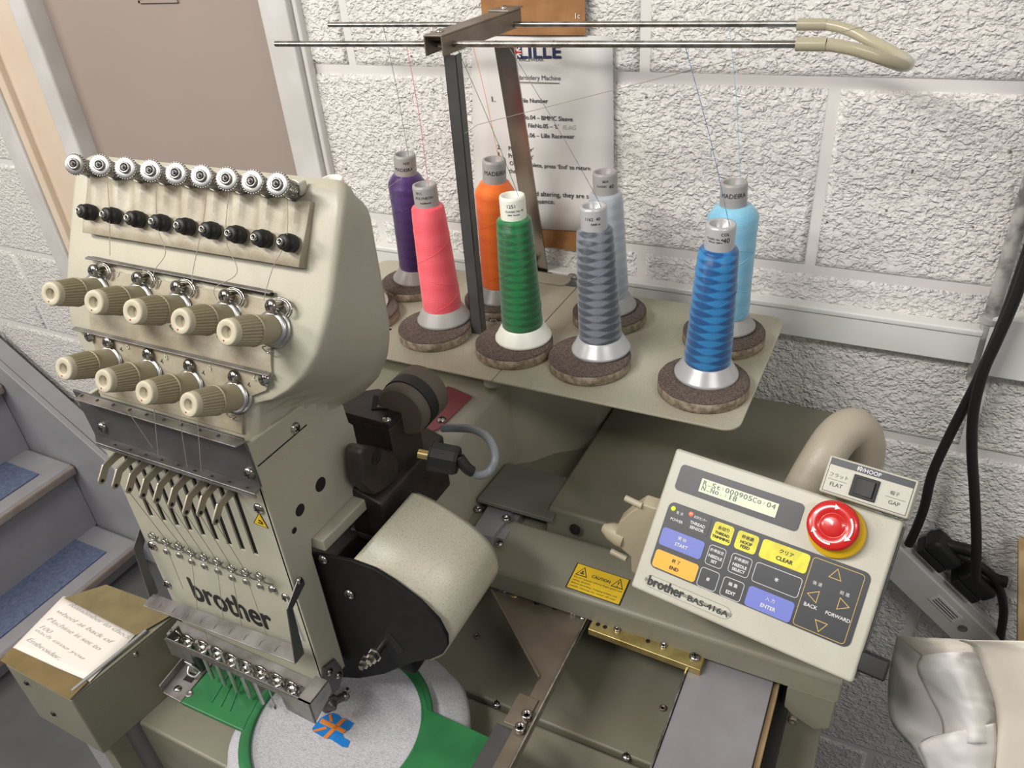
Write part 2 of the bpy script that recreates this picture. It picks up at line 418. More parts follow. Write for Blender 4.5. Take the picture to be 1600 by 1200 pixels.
# door set into the wall
mb = MB(); mb.box((-1.418, WY + .015, .0), (-.888, WY + .05, 2.03), 'doorpaint')
door = mb.build('door_1', kind='structure')
mb = MB(); p = PY(215, 6, WY + .01); q = PY(272, 3, WY + .01)
for a, b, z0, z1 in ((p.x, q.x, p.z, p.z + .004), (p.x, p.x + .004, p.z, p.z + .07), (q.x, q.x + .004, p.z, p.z + .07), (p.x, q.x + .004, p.z + .07, p.z + .074)):
    mb.box((a, WY + .011, z0), (b, WY + .016, z1), 'doorpaint')
mb.build('sign_frame', door)
mb = MB(); mb.box((-.89, WY - .022, 0), (-.838, WY + .05, 2.04), 'whitepaint'); mb.box((-.8375, WY - .012, 0), (-.829, WY + .004, 2.04), 'mortar')
mb.build('trim_1', kind='structure', bevel=.003)
mb = MB(); mb.box((-1.464, WY - .02, 0), (-1.417, WY + .05, 2.04), 'whitepaint'); mb.build('trim_2', kind='structure', bevel=.006)
mb = MB(); mb.box((-1.57, WY - .004, 0), (-1.464, WY + .06, 2.04), 'warmpaint'); mb.build('trim_3', kind='structure', bevel=.002)
mb = MB(); mb.box((-1.600, WY - .016, 0), (-1.568, WY + .06, 2.04), 'warmpaint'); mb.box((-1.60, WY - .022, 0), (-1.588, WY - .014, 2.04), 'whitepaint')
mb.box((-1.66, WY - .010, 0), (-1.600, WY + .07, 2.04), 'whitepaint'); mb.build('trim_4', kind='structure', bevel=.003)
mb = MB(); mb.box((-1.66, WY - .02, 2.03), (-.835, WY + .05, 2.10), 'whitepaint'); mb.build('trim_5', kind='structure', bevel=.003)

# stairs
st = empty('staircase', (-2.2, .6, 0), 'grey painted stairs with blue carpet treads at the left edge', 'stairs')
mb = MB()
p0 = PY(0, 566, .94); p1 = PY(176, 722, .94); sl = (p1.z - p0.z) / (p1.x - p0.x)
zt = lambda x: p0.z + sl * (x - p0.x)
xa, xb = -3.1, -1.30
mb.prism([(xa, .94, zt(xa)), (xb, .94, max(.02, zt(xb))), (xb, .94, 0), (xa, .94, 0)], (0, .05, 0), 'stairgrey')
mb.prism([(xa, .928, zt(xa)), (xb, .928, max(.02, zt(xb))), (xb, .928, max(.0, zt(xb) - .022)), (xa, .928, zt(xa) - .022)], (0, .02, 0), 'stairgrey')
mb.build('stringer', st, bevel=.003)
zs = [.085, .325, .56, .80, 1.04]
nx = [PZ(208, 850, zs[0]).x, PZ(125, 716, zs[1]).x, PZ(4, 601, zs[2]).x - .02]
nx += [nx[2] - .21, nx[2] - .42]
for i in range(5):
    x = nx[i]; xe = nx[i + 1] + .0 if i < 4 else x - .3; z = zs[i]
    mb = MB(); mb.box((xe - .05, -.3, z - .03), (x, .938, z), 'stairgrey'); mb.build('tread', st, bevel=.012, seg=3)
    mb = MB(); mb.box((xe - .04, -.3, z - .0), (x - .045, .865, z + .004), 'carpet'); mb.build('carpet_inlay', st)
    mb = MB(); mb.box((x - .05, -.3, max(0, z - .24)), (x - .03, .938, z - .03), 'stairgrey'); mb.build('riser', st)
    mb = MB(); mb.box((x - .04, -.3, z - .036), (x + .004, .938, z - .006), 'stairnose'); mb.build('nosing', st, bevel=.008, seg=3)

# trunking on the wall
mb = MB(); mb.box((-.835, WY - .018, 1.074), (.103, WY + .004, 1.117), 'white'); mb.box((-.835, WY - .020, 1.112), (.103, WY, 1.120), 'white')
mb.build('wall_trunking', bevel=.002, label='long white plastic cable trunking fixed on the block wall behind the thread tray', cat='trunking')
mb = MB(); mb.box((.106, WY - .02, 1.062), (.18, WY + .004, 1.14), 'white'); mb.box((.182, WY - .02, 1.062), (.42, WY + .004, 1.14), 'white')
mb.build('trunking_box', bevel=.002, label='wider white trunking section at the right edge behind black cables', cat='trunking')

# ---- notice on the wall
def Z7(x, y): return 400 + x / 2.6667, y / 2.6667
NY = WY - .006
nb = empty('wall_notice', (-.455, NY, 1.18), 'printed paper instruction sheet on the block wall behind the thread spools', 'notice')
mb = MB(); a = PY(737, 50, NY); b_ = PY(957, 56, NY); c = PY(960, 363, NY); d = PY(742, 352, NY)
NA, NB, ND = a.copy(), b_.copy(), d.copy()
def paper_y(i, j): return NY - .0016 - .0010 * math.sin(i * 1.1 + j * .5) - (.003 * max(0, i / 8) ** 4) * (j / 10)
cols, rws = 8, 10; vs = []; fs = []
for j in range(rws + 1):
    for i in range(cols + 1):
        p = (a * (1 - i / cols) + b_ * (i / cols)) * (1 - j / rws) + (d * (1 - i / cols) + c * (i / cols)) * (j / rws)
        p.y = paper_y(i, j); vs.append(p)
for j in range(rws):
    for i in range(cols): k = j * (cols + 1) + i; fs.append((k, k + cols + 1, k + cols + 2, k + 1))
mb.add(vs, fs, 'paper', True)
o = mb.build('paper_sheet', nb); s_ = o.modifiers.new('s', 'SOLIDIFY'); s_.thickness = .0006
mb = MB()
TY = NY - .0065
def wt(s, l, r, m='print', **k):
    A = PY(*Z7(*l), TY); B = PY(*Z7(*r), TY)
    C_ = (A + B) / 2; sl_ = (B.z - A.z) / (B.x - A.x)
    def wf(u_, v_):
        x_, z_ = C_.x + u_, C_.z + v_ + u_ * sl_
        i_ = (x_ - NA.x) / (NB.x - NA.x) * 8; j_ = (NA.z - z_) / (NA.z - ND.z) * 10
        return V((x_, paper_y(i_, j_) - .0010, z_))
    add_text(mb, s, C_, (1, 0, 0), (0, 0, 1), m, width=(B - A).length, warp=wf, **k)
wt('LILLE', (1088, 221), (1262, 219), 'navy', height=.0145, bold=.0008)
wt('RACEWEAR', (1087, 251), (1190, 252), 'printgrey')
wt('Embroidery Machine', (1060, 329), (1262, 332), 'printgrey')
A = PY(*Z7(1060, 343), NY - .0032); B = PY(*Z7(1262, 345), NY - .0032); mb.obox((A + B) / 2, (1, 0, 0), (0, 0, 1), (0, -1, 0), (B - A).length, .0008, .0002, 'printgrey')
for s, l, r in (('1.', (975, 416), (988, 416)), ('File Number', (1095, 423), (1208, 424)), ('FileNo.04 – BMMC Sleeve', (1068, 491), (1313, 499)), ('FileNo.05 – ‘L’', (1125, 527), (1255, 530)),
                ('FileNo.06 – Lille Racewear', (1066, 566), (1320, 571)), ('2.', (996, 617), (1010, 617)), ('Press ‘Enter’', (1043, 622), (1148, 628)), ('3.', (996, 647), (1010, 647)),
                ('Press ‘Start’', (1043, 653), (1148, 659)), ('Once complete, press ‘End’ to return', (1048, 687), (1385, 708)), ('the file', (1043, 716), (1110, 720)),
                ('letters need altering, they are set as', (1050, 806), (1430, 828)), ('a sequence.', (1120, 845), (1237, 850))):
    wt(s, l, r, 'printgrey', bold=.00010)
wt('FLAG', (1270, 533), (1328, 534), 'pencil', shear=.3)
fc = PY(*Z7(1078, 218), NY - .003); ex, ez = V((1, 0, 0)), V((0, 0, 1)); fn = V((0, -1, 0))
mb.obox(fc, ex, ez, fn, .017, .0145, .00015, 'navy'); mb.obox(fc, ex, ez, fn, .017, .0045, .0003, 'white'); mb.obox(fc, ex, ez, fn, .0045, .0145, .0003, 'white')
for s in (1, -1): mb.obox(fc, V((1, 0, .8 * s)), V((-.8 * s, 0, 1)), fn, .018, .002, .00025, 'white')
mb.obox(fc, ex, ez, fn, .017, .0024, .0004, 'redprint'); mb.obox(fc, ex, ez, fn, .0024, .0145, .0004, 'redprint')
mb.build('printed_text', nb, kind='stuff')
mb = MB(); a = PY(750, 0, NY - .006); c = PY(914, 55, NY - .006); mb.box((a.x, a.y, c.z), (c.x, a.y + .001, 1.62), 'kraft')
A = PY(*Z7(1338, 66), NY - .007); add_text(mb, '1c', A, (1, 0, 0), (0, 0, 1), 'white', height=.006)
mb.build('brown_card_strip', label='strip of brown card over the top of the white instruction sheet', cat='card')
a = PY(748, 330, NY + .003); c = PY(957, 398, NY + .003)
mb = MB(); mb.box((a.x, NY + .001, c.z), (c.x + .001, NY + .005, a.z + .01), 'kraft'); mb.build('brown_card_backing', label='brown card backing showing below the white instruction sheet', cat='card')

# ---- pipe, cables, power strip
mb = MB(); mb.cyl((.106, WY - .012, 1.05), (.106, WY - .012, 1.95), .008, 'oldpipe'); mb.cyl((.106, WY - .012, 1.13), (.106, WY - .012, 1.136), .011, 'oldpipe')
mb.build('wall_pipe', label='thin flaking grey pipe running down the wall at the right edge', cat='pipe')
CY = WY - .035
def cable(name, pts, r, m, label, ys=None, cat='cable'):
    mb = MB(); P3 = [PY(x, y, ys[i] if ys else CY) for i, (x, y) in enumerate(pts)]
    mb.tube(P3, r, m, 10, sub=6); return mb.build(name, label=label, cat=cat)
cable('mains_cable', [(1700, -120), (1672, 120), (1645, 260), (1625, 330), (1602, 400), (1575, 478), (1552, 535), (1523, 600), (1482, 680), (1455, 740), (1443, 790), (1430, 825), (1418, 850)], .0062, 'rubber', 'left black mains cable dropping behind the switch box of the control panel')
cable('power_cable', [(1716, -120), (1690, 120), (1660, 260), (1636, 345), (1610, 395), (1583, 470), (1556, 532), (1535, 580), (1520, 640), (1517, 700), (1521, 770), (1524, 840), (1523, 905)], .0062, 'rubber', 'right black mains cable hanging down the wall to its plug', [CY - .014] * 13)
cable('looped_cable', [(1462, 864), (1490, 866), (1525, 880), (1553, 905), (1566, 945), (1562, 990), (1550, 1060)], .0058, 'rubber', 'black cable looping from the upper plug down behind the white roll', [CY + .01] * 7)
a = PY(1416, 837, WY - .004); b_ = PY(1562, 978, WY - .004); dl = (b_ - a).normalized(); pp = V((dl.z, 0, -dl.x)); pp = pp if pp.z < 0 else -pp
a = a - dl * .12
ps = empty('power_strip', (b_.x - .1, WY - .02, b_.z - .03), 'white plastic power strip mounted aslant on the wall right of the control panel', 'power strip')
mb = MB(); mb.prism([a, b_, b_ + pp * .052, a + pp * .052], (0, -.034, 0), 'whitepaint'); mb.build('casing', ps, bevel=.003)
mb = MB(); mb.prism([a + V((0, -.014, 0)) - pp * .0015, b_ + V((0, -.014, 0)) - pp * .0015 + dl * .001, b_ + V((0, -.014, 0)) + pp * .0525 + dl * .001, a + V((0, -.014, 0)) + pp * .0525], (0, -.0012, 0), 'mortar'); mb.build('casing_seam', ps)
mb = MB(); mb.prism([a + dl * .2 + pp * .012 + V((0, -.034, 0)), a + dl * .25 + pp * .012 + V((0, -.034, 0)), a + dl * .25 + pp * .028 + V((0, -.034, 0)), a + dl * .2 + pp * .028 + V((0, -.034, 0))], (0, -.0015, 0), 'mortar')
for k in range(3): mb.obox(a + dl * .225 + pp * (.016 + k * .004) + V((0, -.0356, 0)), dl, pp, (0, -1, 0), .04, .0012, .0004, 'printgrey')
mb.build('rating_label', ps)
mb = MB(); mb.cyl(b_ - dl * .045 + pp * .024 + V((0, -.034, 0)), b_ - dl * .045 + pp * .024 + V((0, -.036, 0)), .006, 'steel'); mb.build('screw', ps)
def plug(x, y, lab):
    c = PY(x, y, WY - .022)
    e = empty('mains_plug', c, lab, 'plug')
    mb = MB(); mb.obox(c - pp * .012, dl, (0, 1, 0), -pp, .050, .036, .026, 'rubber'); mb.build('plug_body', e, bevel=.008, seg=3)
    mb = MB(); mb.obox(c + pp * .0, dl, (0, 1, 0), -pp, .044, .03, .013, 'rubber'); mb.build('plug_face', e, bevel=.002)
    mb = MB(); q = c - pp * .030; mb.tube([q - dl * .01, q + (dl + V((0, 0, .8))) .normalized() * .03], .008, 'rubber', 10); mb.build('cable_grip', e)
plug(1448, 868, 'black mains plug in the upper socket of the slanted power strip')
plug(1500, 915, 'black mains plug in the lower socket, below the hanging cable')
mb = MB(); mb.prism([PY(1589, 857, .92), PY(1583, 1400, .66), PY(1660, 1430, .66), PY(1650, 872, .92)], (0, .025, 0), 'wood'); mb.build('wooden_board', bevel=.002, label='pale wooden board cut off at the right edge against the wall', cat='board')

# ---- interfacing roll in the lower right corner
def sheet(name, left, right, parent, m, yl, yr, bulge, n=16, wr=.002, seed=0, sag=0, lab=None):
    """curved thin sheet between two edge lines, bowed towards the viewer"""
    R2 = lambda P: smooth_path([V((x, y, 0)) for x, y in P], 6)
    Lp, Rp = R2(left), R2(right); k = max(len(Lp), len(Rp)); res = lambda P: [P[int(round(i * (len(P) - 1) / (k - 1)))] for i in range(k)]
    Lp, Rp = res(Lp), res(Rp); vs = []; fs = []
    for j in range(k):
        for i in range(n + 1):
            t = i / n; q = Lp[j].lerp(Rp[j], t); Y = yl + (yr - yl) * t - bulge * math.sin(PI * t) - .02 * j / k
            Y += wr * noise.noise(V((i * .5 + seed, j * .35, seed * 3.1))) * 2
            vs.append(PY(q.x, q.y + sag * math.sin(PI * t) * (1 - j / k), Y))
    for j in range(k - 1):
        for i in range(n): q = j * (n + 1) + i; fs.append((q, q + n + 1, q + n + 2, q + 1))
    mb = MB(); mb.add(vs, fs, m, True); o = mb.build(name, parent, label=lab)
    s_ = o.modifiers.new('s', 'SOLIDIFY'); s_.thickness = .0006; s_.offset = 1
    return o
rl = empty('interfacing_roll', (.22, .7, .3), 'loosely wound roll of white interfacing in the lower right corner', 'roll')
sheet('inner_wrap', [(1400, 993), (1390, 1040), (1386, 1085), (1393, 1130), (1428, 1172), (1455, 1230), (1490, 1330), (1520, 1480), (1540, 1640)], [(1530, 1000), (1550, 1060), (1560, 1120), (1560, 1180), (1550, 1240), (1560, 1340), (1570, 1480), (1580, 1640)], rl, 'tissue', .62, .62, .03, seed=3, wr=.0015)
sheet('folded_rim', [(1400, 993), (1420, 1008), (1441, 1026)], [(1512, 999), (1519, 1010), (1522, 1020)], rl, 'roll', .600, .57, .02, seed=2, wr=.001)
sheet('middle_wrap', [(1438, 1024), (1432, 1045), (1450, 1085), (1470, 1125), (1472, 1160)], [(1524, 1018), (1548, 1070), (1556, 1120), (1553, 1160)], rl, 'tissue', .565, .545, .03, seed=9, wr=.001, sag=-3)
sheet('torn_flap', [(1454, 1150), (1434, 1163), (1444, 1190), (1458, 1240), (1490, 1340), (1515, 1430)], [(1553, 1128), (1556, 1160), (1551, 1200), (1545, 1240), (1548, 1340), (1552, 1430)], rl, 'tissue', .535, .52, .015, seed=5, wr=.001)
sheet('outer_wrap', [(1497, 999), (1522, 1012), (1541, 1056), (1556, 1112), (1552, 1164), (1544, 1240), (1545, 1340), (1550, 1480), (1555, 1640)], [(1740, 1006), (1740, 1030), (1740, 1080), (1740, 1120), (1740, 1170), (1740, 1250), (1735, 1350), (1725, 1490), (1715, 1640)], rl, 'roll', .53, .56, .06, seed=1, wr=.0006, sag=-2)

# ================================================================== EMBROIDERY MACHINE
ZT = 1.116                       # thread tray top
mc = empty('embroidery_machine', (-.3, .6, .0), 'cream nine needle embroidery machine with tension knobs, spool tray and tilted keypad', 'embroidery machine')
def part(mb, name, bevel=0, parent=None, label=None, **k): return mb.build(name, parent or mc, bevel=bevel, label=label, **k)
def screw(c, n, r=.0045, kind='cross', m='steel', parent=None, h=None, name='screw'):
    mb = MB(); c = V(c); n = V(n).normalized(); h = h or r * .55
    if kind == 'cross':
        mb.lathe([(r, 0), (r * .97, h * .35), (r * .75, h * .8), (r * .35, h), (1e-6, h * 1.02)], c, n, m, 16)
        u, v, _ = frame(n); u, v = (u + v * .4).normalized(), (v - u * .4).normalized()
        for a in (u, v): mb.obox(c + n * (h * .72), a, n.cross(a), n, r * 1.1, r * .24, h * .36, 'dark')
    else:
        mb.lathe([(r, 0), (r, h * 1.3), (r * .86, h * 1.6), (r * .55, h * 1.6), (r * .5, h * .5), (1e-6, h * .5)], c, n, m, 16)
        mb.lathe([(r * .5, h * .52), (1e-6, h * .52)], c, n, 'dark', 6)
    return part(mb, name, parent=parent)
# --- base
mb = MB(); mb.box((-.70, .274, .30), (.02, .462, .80), 'cream_deck'); part(mb, 'lower_base', .004)
mb = MB(); mb.box((-.70, .466, .30), (.02, .90, .803), 'cream_deck'); part(mb, 'rear_base', .003)
mb = MB(); mb.box((-.78, .12, .0), (-.70, .20, .31), 'stairgrey'); mb.box((-.78, .78, .0), (-.70, .86, .31), 'stairgrey'); mb.box((-.08, .12, .0), (0, .20, .31), 'stairgrey'); mb.box((-.08, .78, .0), (0, .86, .31), 'stairgrey')
part(mb, 'stand_frame', .003)
for x, y in ((775, 1099), (978, 1181)): screw(PZ(x, y, .8), (0, 0, 1), .0055)
for x, y in ((744, 995), (1034, 1107)): screw(PZ(x, y, .803), (0, 0, 1), .004, 'hex', 'brownsteel')
# light coloured lower apron, bottom left of the hoop
# --- beam across the bed (chamfered box section)
yb, zb_ = .545, .93
prof = [(.612, .948), (.605, .950), (.548, .934), (.543, .930), (.541, .902), (.612, .902)]
mb = MB(); mb.prism([(-.44, y, z) for y, z in prof], (.468, 0, 0), 'cream_deck'); part(mb, 'cross_beam', .0025)
a = PY(1245, 1048, .541); mb = MB(); mb.prism([(-.02, .541, .905), (.026, .541, .905), (.026, .541, .86), (.012, .541, .85), (-.012, .541, .862), (-.02, .541, .87)], (0, .05, 0), 'cream_deck'); part(mb, 'beam_end_bracket', .002)
screw(PY(1238, 1122, .5405), (0, -1, 0), .005, 'hex', 'brownsteel')
screw(PZ(779, 849, .945), (0, -.2, 1), .005)
# --- deck right: control box housing
def boxp(pts, ext, m, name, bevel=.002, **k):
    q = MB(); q.prism(pts, ext, m); return part(q, name, bevel, **k)
ZD = .972
boxp([(-.318, .612, .94), (-.318, .625, ZD), (-.318, .94, ZD), (-.318, .94, .85), (-.318, .612, .85)], (.305, 0, 0), 'cream_deck', 'rear_housing', .004)
mb = MB(); c = PY(897, 827, .611); mb.lathe([(.007, 0), (.006, .001), (1e-6, .001)], c + V((0, .0, 0)), (0, -1, .3), 'dark', 16); part(mb, 'cable_hole')
# grey deck plate left of it
boxp([PZ(792, 722, ZD - .004), PZ(900, 750, ZD - .004), PZ(861, 812, ZD - .004) , PZ(744, 779, ZD - .004)], (0, 0, -.006), 'deckplate', 'deck_plate', .001)
boxp([(-.50, .60, .935), (-.322, .60, .935), (-.322, .90, .935), (-.50, .90, .935)], (0, 0, -.03), 'cream_deck', 'deck_floor', .001)
a, b_ = PZ(745, 833, .945), PZ(790, 770, .945)
mb = MB(); q = [PZ(735, 830, .955), PZ(768, 838, .955), PZ(806, 792, .955), PZ(770, 775, .955)]; mb.prism(q, (0, 0, -.02), 'greysheet'); part(mb, 'slide_block', .0015)
mb = MB(); q = [PZ(772, 838, .948), PZ(786, 842, .948), PZ(816, 800, .948), PZ(803, 792, .948)]; mb.prism(q, (0, 0, -.014), 'greysheet'); part(mb, 'slide_strip', .001)
screw(PZ(747, 797, .955), (0, 0, 1), .0048, 'hex'); screw(PZ(790, 812, .955), (0, 0, 1), .0052, 'hex')
# --- arm and column
bodyprof = [(-.60, 1.078), (-.428, 1.078), (-.416, 1.074), (-.412, 1.062), (-.410, .93), (-.60, .93)]
mb = MB(); mb.prism([(x, .45, z) for x, z in bodyprof], (0, .45, 0), 'cream', smooth=False); part(mb, 'machine_arm', .006)
mb = MB(); pts = [(-.60, .90), (-.60, .72), (-.42, .72), (-.395, .735), (-.372, .765), (-.345, .785), (-.322, .80), (-.318, .90)]
mb.prism([(x, y, .93) for x, y in pts], (0, 0, .15), 'cream'); part(mb, 'machine_column', .003)
mb = MB(); q = [PZ(640, 632, 1.0785), PZ(700, 606, 1.0785), PZ(737, 622, 1.0785), PZ(685, 672, 1.0785), PZ(640, 690, 1.0785)]; mb.prism(q, (0, 0, .003), 'maroon'); part(mb, 'name_plate', .0006, label='maroon plate')
screw(PZ(689, 656, 1.082), (0, 0, 1), .0055, 'cross')
# --- motor cover with black side plate
BY = .375
outl = [(470, 862), (548, 877), (583, 890), (612, 908), (655, 940), (684, 970), (697, 995), (698, 1010), (690, 1022), (672, 1030), (648, 1034), (630, 1040), (600, 1053), (560, 1060), (528, 1058), (500, 985)]
pp_ = [PY(x, y, BY) for x, y in outl]
mb = MB(); mb.prism(pp_, (0, .004, 0), 'black'); part(mb, 'side_plate', .0008)
top = [PY(x, y, BY + .004) for x, y in [(552, 873), (583, 889), (612, 907), (655, 939), (684, 969), (698, 997), (699, 1011), (690, 1024), (672, 1032)]]
cen = V((sum(p.x for p in top) / len(top), BY, sum(p.z for p in top) / len(top)))
ring = smooth_path(top, 4)
BYb = BY + .108
inn = [V((p.x - .004, p.y, p.z - .004)) for p in ring]
vs = []; fs = []; n_ = len(ring)
for y in (BY + .004, BYb - .006, BYb): 
    for p in ring:
        q = V((p.x, y, p.z)); 
        if y == BYb: q.x += (cen.x - q.x) * .06; q.z += (cen.z - q.z) * .06
        vs.append(q)
for r in range(2):
    for i in range(n_ - 1): fs.append((r * n_ + i, r * n_ + i + 1, (r + 1) * n_ + i + 1, (r + 1) * n_ + i))
mb = MB(); mb.add(vs, fs, 'coverpaint', True)
back = [vs[2 * n_ + i] for i in range(n_)] + [V((ring[-1].x - .07, BYb, ring[-1].z)), V((ring[0].x - .0, BYb, ring[0].z - .03))]
mb.add(back, [list(range(len(back)))], 'coverpaint')
o = part(mb, 'motor_cover')
s_ = o.modifiers.new('s', 'SOLIDIFY'); s_.thickness = .002; s_.offset = -1
screw(PY(545, 928, BY - .0005), (0, -1, 0), .0058); screw(PY(504, 874, BY - .0005), (0, -1, 0), .0052)
screw(PZ(616, 828, 1.037), (0, 0, 1), .0055)
mb = MB(); c = PY(622, 1010, BY); 
for x, y, r, h in ((586, 1022, .0062, .022), (574, 1031, .0055, .03)):
    q = PY(x, y, BY - .012); mb.lathe([(r * 1.25, 0), (r * 1.25, .0015), (r, .0018), (r, .007), (r * .6, .0075), (r * .55, .012), (1e-6, .012)], q, (.0, -1, .15), 'steel', 6, smooth=False); mb.cyl(q, q + V((-.1, .02, 0)).normalized() * .0 + V((0, .012, 0)), r * .6, 'steel')
part(mb, 'adjusting_bolts')
mb = MB(); mb.prism([PY(601, 993, BY), PY(607, 988, BY), PY(630, 1015, BY), PY(626, 1021, BY), PY(619, 1018, BY)], (0, -.0004, 0), 'dark'); part(mb, 'adjusting_slot')
mb = MB(); q = PY(633, 1042, .385); mb.obox(q, (1, 0, 0), (0, 0, 1), (0, 1, 0), .02, .022, .03, 'black'); part(mb, 'lever_end', .005)
# shaft rail between head and cover
mb = MB()
mb.prism([(-.452, .381, 1.045), (-.452, .381, 1.015), (-.414, .381, 1.015), (-.414, .381, 1.03)], (0, .28, 0), 'black')
mb.box((-.60, .366, .93), (-.442, .62, 1.05), 'blackcast')
part(mb, 'shaft_housing', .002)
mb = MB(); q = [PZ(601, 822, 1.042), PZ(590, 850, 1.042), PZ(548, 836, 1.042), PZ(560, 816, 1.042)]; mb.prism(q, (0, 0, .009), 'sheet'); part(mb, 'latch_block', .0015)
mb = MB(); q = PZ(575, 828, 1.051); mb.lathe([(.004, 0), (1e-6, .0003)], q, (0, 0, 1), 'brownsteel', 10); mb.lathe([(.0014, 0), (1e-6, .0003)], PZ(590, 832, 1.0512), (0, 0, 1), 'dark', 8); part(mb, 'latch_rivet')
# --- needle head lower case
FY = .34; XL, XR = -.640, -.440; XC = -.541
front = MB()
sl0 = []
for i in range(9):
    xc = PY(233 + (401 - 233) * i / 8, 800 + (872 - 800) * i / 8, FY).x; sl0.append(xc)
zs0, zs1 = 1.098, 1.195; hw = .0034
front.box((XL, FY, .925), (XR, FY + .0018, zs0), 'cream'); front.box((XL, FY, zs1), (XR, FY + .0018, 1.235), 'cream')
xs = [XL] + [v for x in sl0 for v in (x - hw, x + hw)] + [XR]
for i in range(0, len(xs), 2): front.box((xs[i], FY, zs0), (xs[i + 1], FY + .0018, zs1), 'cream')
part(front, 'needle_case_front')
mb = MB(); mb.box((XL + .006, FY + .0022, 1.08), (XR - .006, FY + .004, 1.21), 'dark'); part(mb, 'slot_backing')
mb = MB(); mb.box((XL, FY + .0061, .922), (XL + .005, FY + .03, 1.235), 'cream'); mb.box((XL, FY + .025, .922), (XR, FY + .03, 1.235), 'cream')
part(mb, 'needle_case_back', .001)
side = [(FY, .922), (FY, 1.236), (.40, 1.232), (.445, 1.228), (.447, 1.205), (.455, 1.20), (.457, 1.178), (.462, 1.172), (.462, 1.13), (.452, 1.10), (.375, 1.10), (.371, 1.085), (.371, .922)]
mb = MB(); mb.prism([(XR - .003, y, z) for y, z in side], (.005, 0, 0), 'cream'); part(mb, 'case_side_plate', .0012)
mb = MB(); p = PX(402, 729, XR + .0022); q = PX(478, 664, XR + .0022); dd = (q - p).normalized(); mb.obox((p + q) / 2, dd, dd.cross(V((1, 0, 0))), (1, 0, 0), (q - p).length, .0012, .0003, 'dark')
for x, y, r in ((500, 757, .0072), (468, 797, .006), (459, 829, .0032)): mb.lathe([(r, 0), (1e-6, .0004)], PX(x, y, XR + .0021), (1, 0, 0), 'dark', 20)
part(mb, 'side_openings')
screw(PX(460, 669, XR + .002), (1, 0, 0), .0055)
# foot bracket
q = [PZ(466, 834, 1.1), PZ(503, 846, 1.1), PZ(577, 772, 1.1), PZ(540, 752, 1.1)]
mb = MB(); mb.prism(q, (0, 0, -.014), 'cream'); part(mb, 'foot_bracket', .002)
for x, y in ((545, 766), (511, 799)): screw(PZ(x, y, 1.1), (0, 0, 1), .0066, 'hex')
mb = MB(); mb.lathe([(.0042, 0), (1e-6, .0004)], PZ(493, 818, 1.1), (0, 0, 1), 'dark', 16); part(mb, 'bracket_hole')
# --- upper cover
CX0, CX1 = -.662, -.392
cp = [(.428, 1.418), (.404, 1.374), (.382, 1.334), (.368, 1.297), (.362, 1.262), (.350, 1.232), (.380, 1.226), (.420, 1.231), (.452, 1.243), (.474, 1.27), (.487, 1.30), (.494, 1.34), (.499, 1.385), (.494, 1.408), (.468, 1.423)]
def tab(T, z):
    T = sorted(T)
    if z <= T[0][0]: return T[0][1]
    for (z0, v0), (z1, v1) in zip(T, T[1:]):
        if z <= z1: return v0 + (v1 - v0) * (z - z0) / (z1 - z0)
    return T[-1][1]
def fyc(z):
    P = [(b_, a_) for a_, b_ in cp[:6]]
    return tab(P, z) if z <= cp[0][1] else cp[0][0] + (z - cp[0][1]) * .55
XLt = [(1.222, -.630), (1.24, -.636), (1.262, -.648), (1.285, -.658), (1.31, -.662), (1.43, -.662)]
XRF = [(1.222, -.441), (1.255, -.441), (1.26, -.44), (1.268, -.419), (1.28, -.401), (1.295, -.385), (1.313, -.374), (1.33, -.369), (1.347, -.366), (1.43, -.366)]
XRB = [(1.19, -.441), (1.20, -.434), (1.226, -.409), (1.25, -.395), (1.28, -.383), (1.32, -.373), (1.355, -.368), (1.43, -.368)]
lv = [1.190, 1.198, 1.206, 1.214, 1.222, 1.231, 1.24, 1.248, 1.255, 1.260, 1.264, 1.268, 1.274, 1.28, 1.287, 1.295, 1.304, 1.313, 1.33, 1.347, 1.36, 1.374, 1.39, 1.402, 1.411, 1.417, 1.421, 1.4235, 1.4245]
vs = []; fs = []; r_c = .011; nq = 5
for z in lv:
    yf = fyc(z); yb = .470 if z > 1.25 else .470 - (1.25 - z) * .3
    i_ = 0 if z < 1.405 else (1 - math.sqrt(max(0, 1 - ((z - 1.405) / .0196) ** 2))) * .012
    xl, xf, xk = tab(XLt, z) + i_, tab(XRF, z) - i_, tab(XRB, z) - i_; yf += i_ * .8; yb -= i_
    pts = [(xl + .006, yb), (xl, yb - .006)]
    pts += [(xl + r_c * (1 - math.cos(t)) * .6, yf + r_c * (1 - math.sin(t)) * .6) for t in [PI / 2 * k / nq for k in range(nq + 1)]]
    pts += [(xl + .03, yf), (-.50, yf), (xf - .02, yf)]
    XC = lambda t: (tab(XRF, z + .055 * t) - i_ - .008 * t * max(0, min(1, (z - 1.2) / .05)))
    xk = XC(1)
    pts += [(xf - .0065 * (1 - math.sin(t)), yf + .0065 * (1 - math.cos(t))) for t in [PI / 2 * k / nq for k in range(nq + 1)]]
    pts += [(XC(t), yf + r_c + (yb - .009 - yf - r_c) * t) for t in (.2, .4, .6, .8)]
    pts += [(xk, yb - .009), (xk - .003, yb - .0025), (xk - .009, yb)]
    dz = lambda y: z - .020 * max(0, (y - yf) / (yb - yf)) ** 1.3 * max(0, min(1, (z - 1.36) / .05))
    vs += [V((x, y, dz(y))) for x, y in pts]
np_ = len(pts)
for r in range(len(lv) - 1):
    for i in range(np_): j = (i + 1) % np_; fs.append((r * np_ + i, r * np_ + j, (r + 1) * np_ + j, (r + 1) * np_ + i))
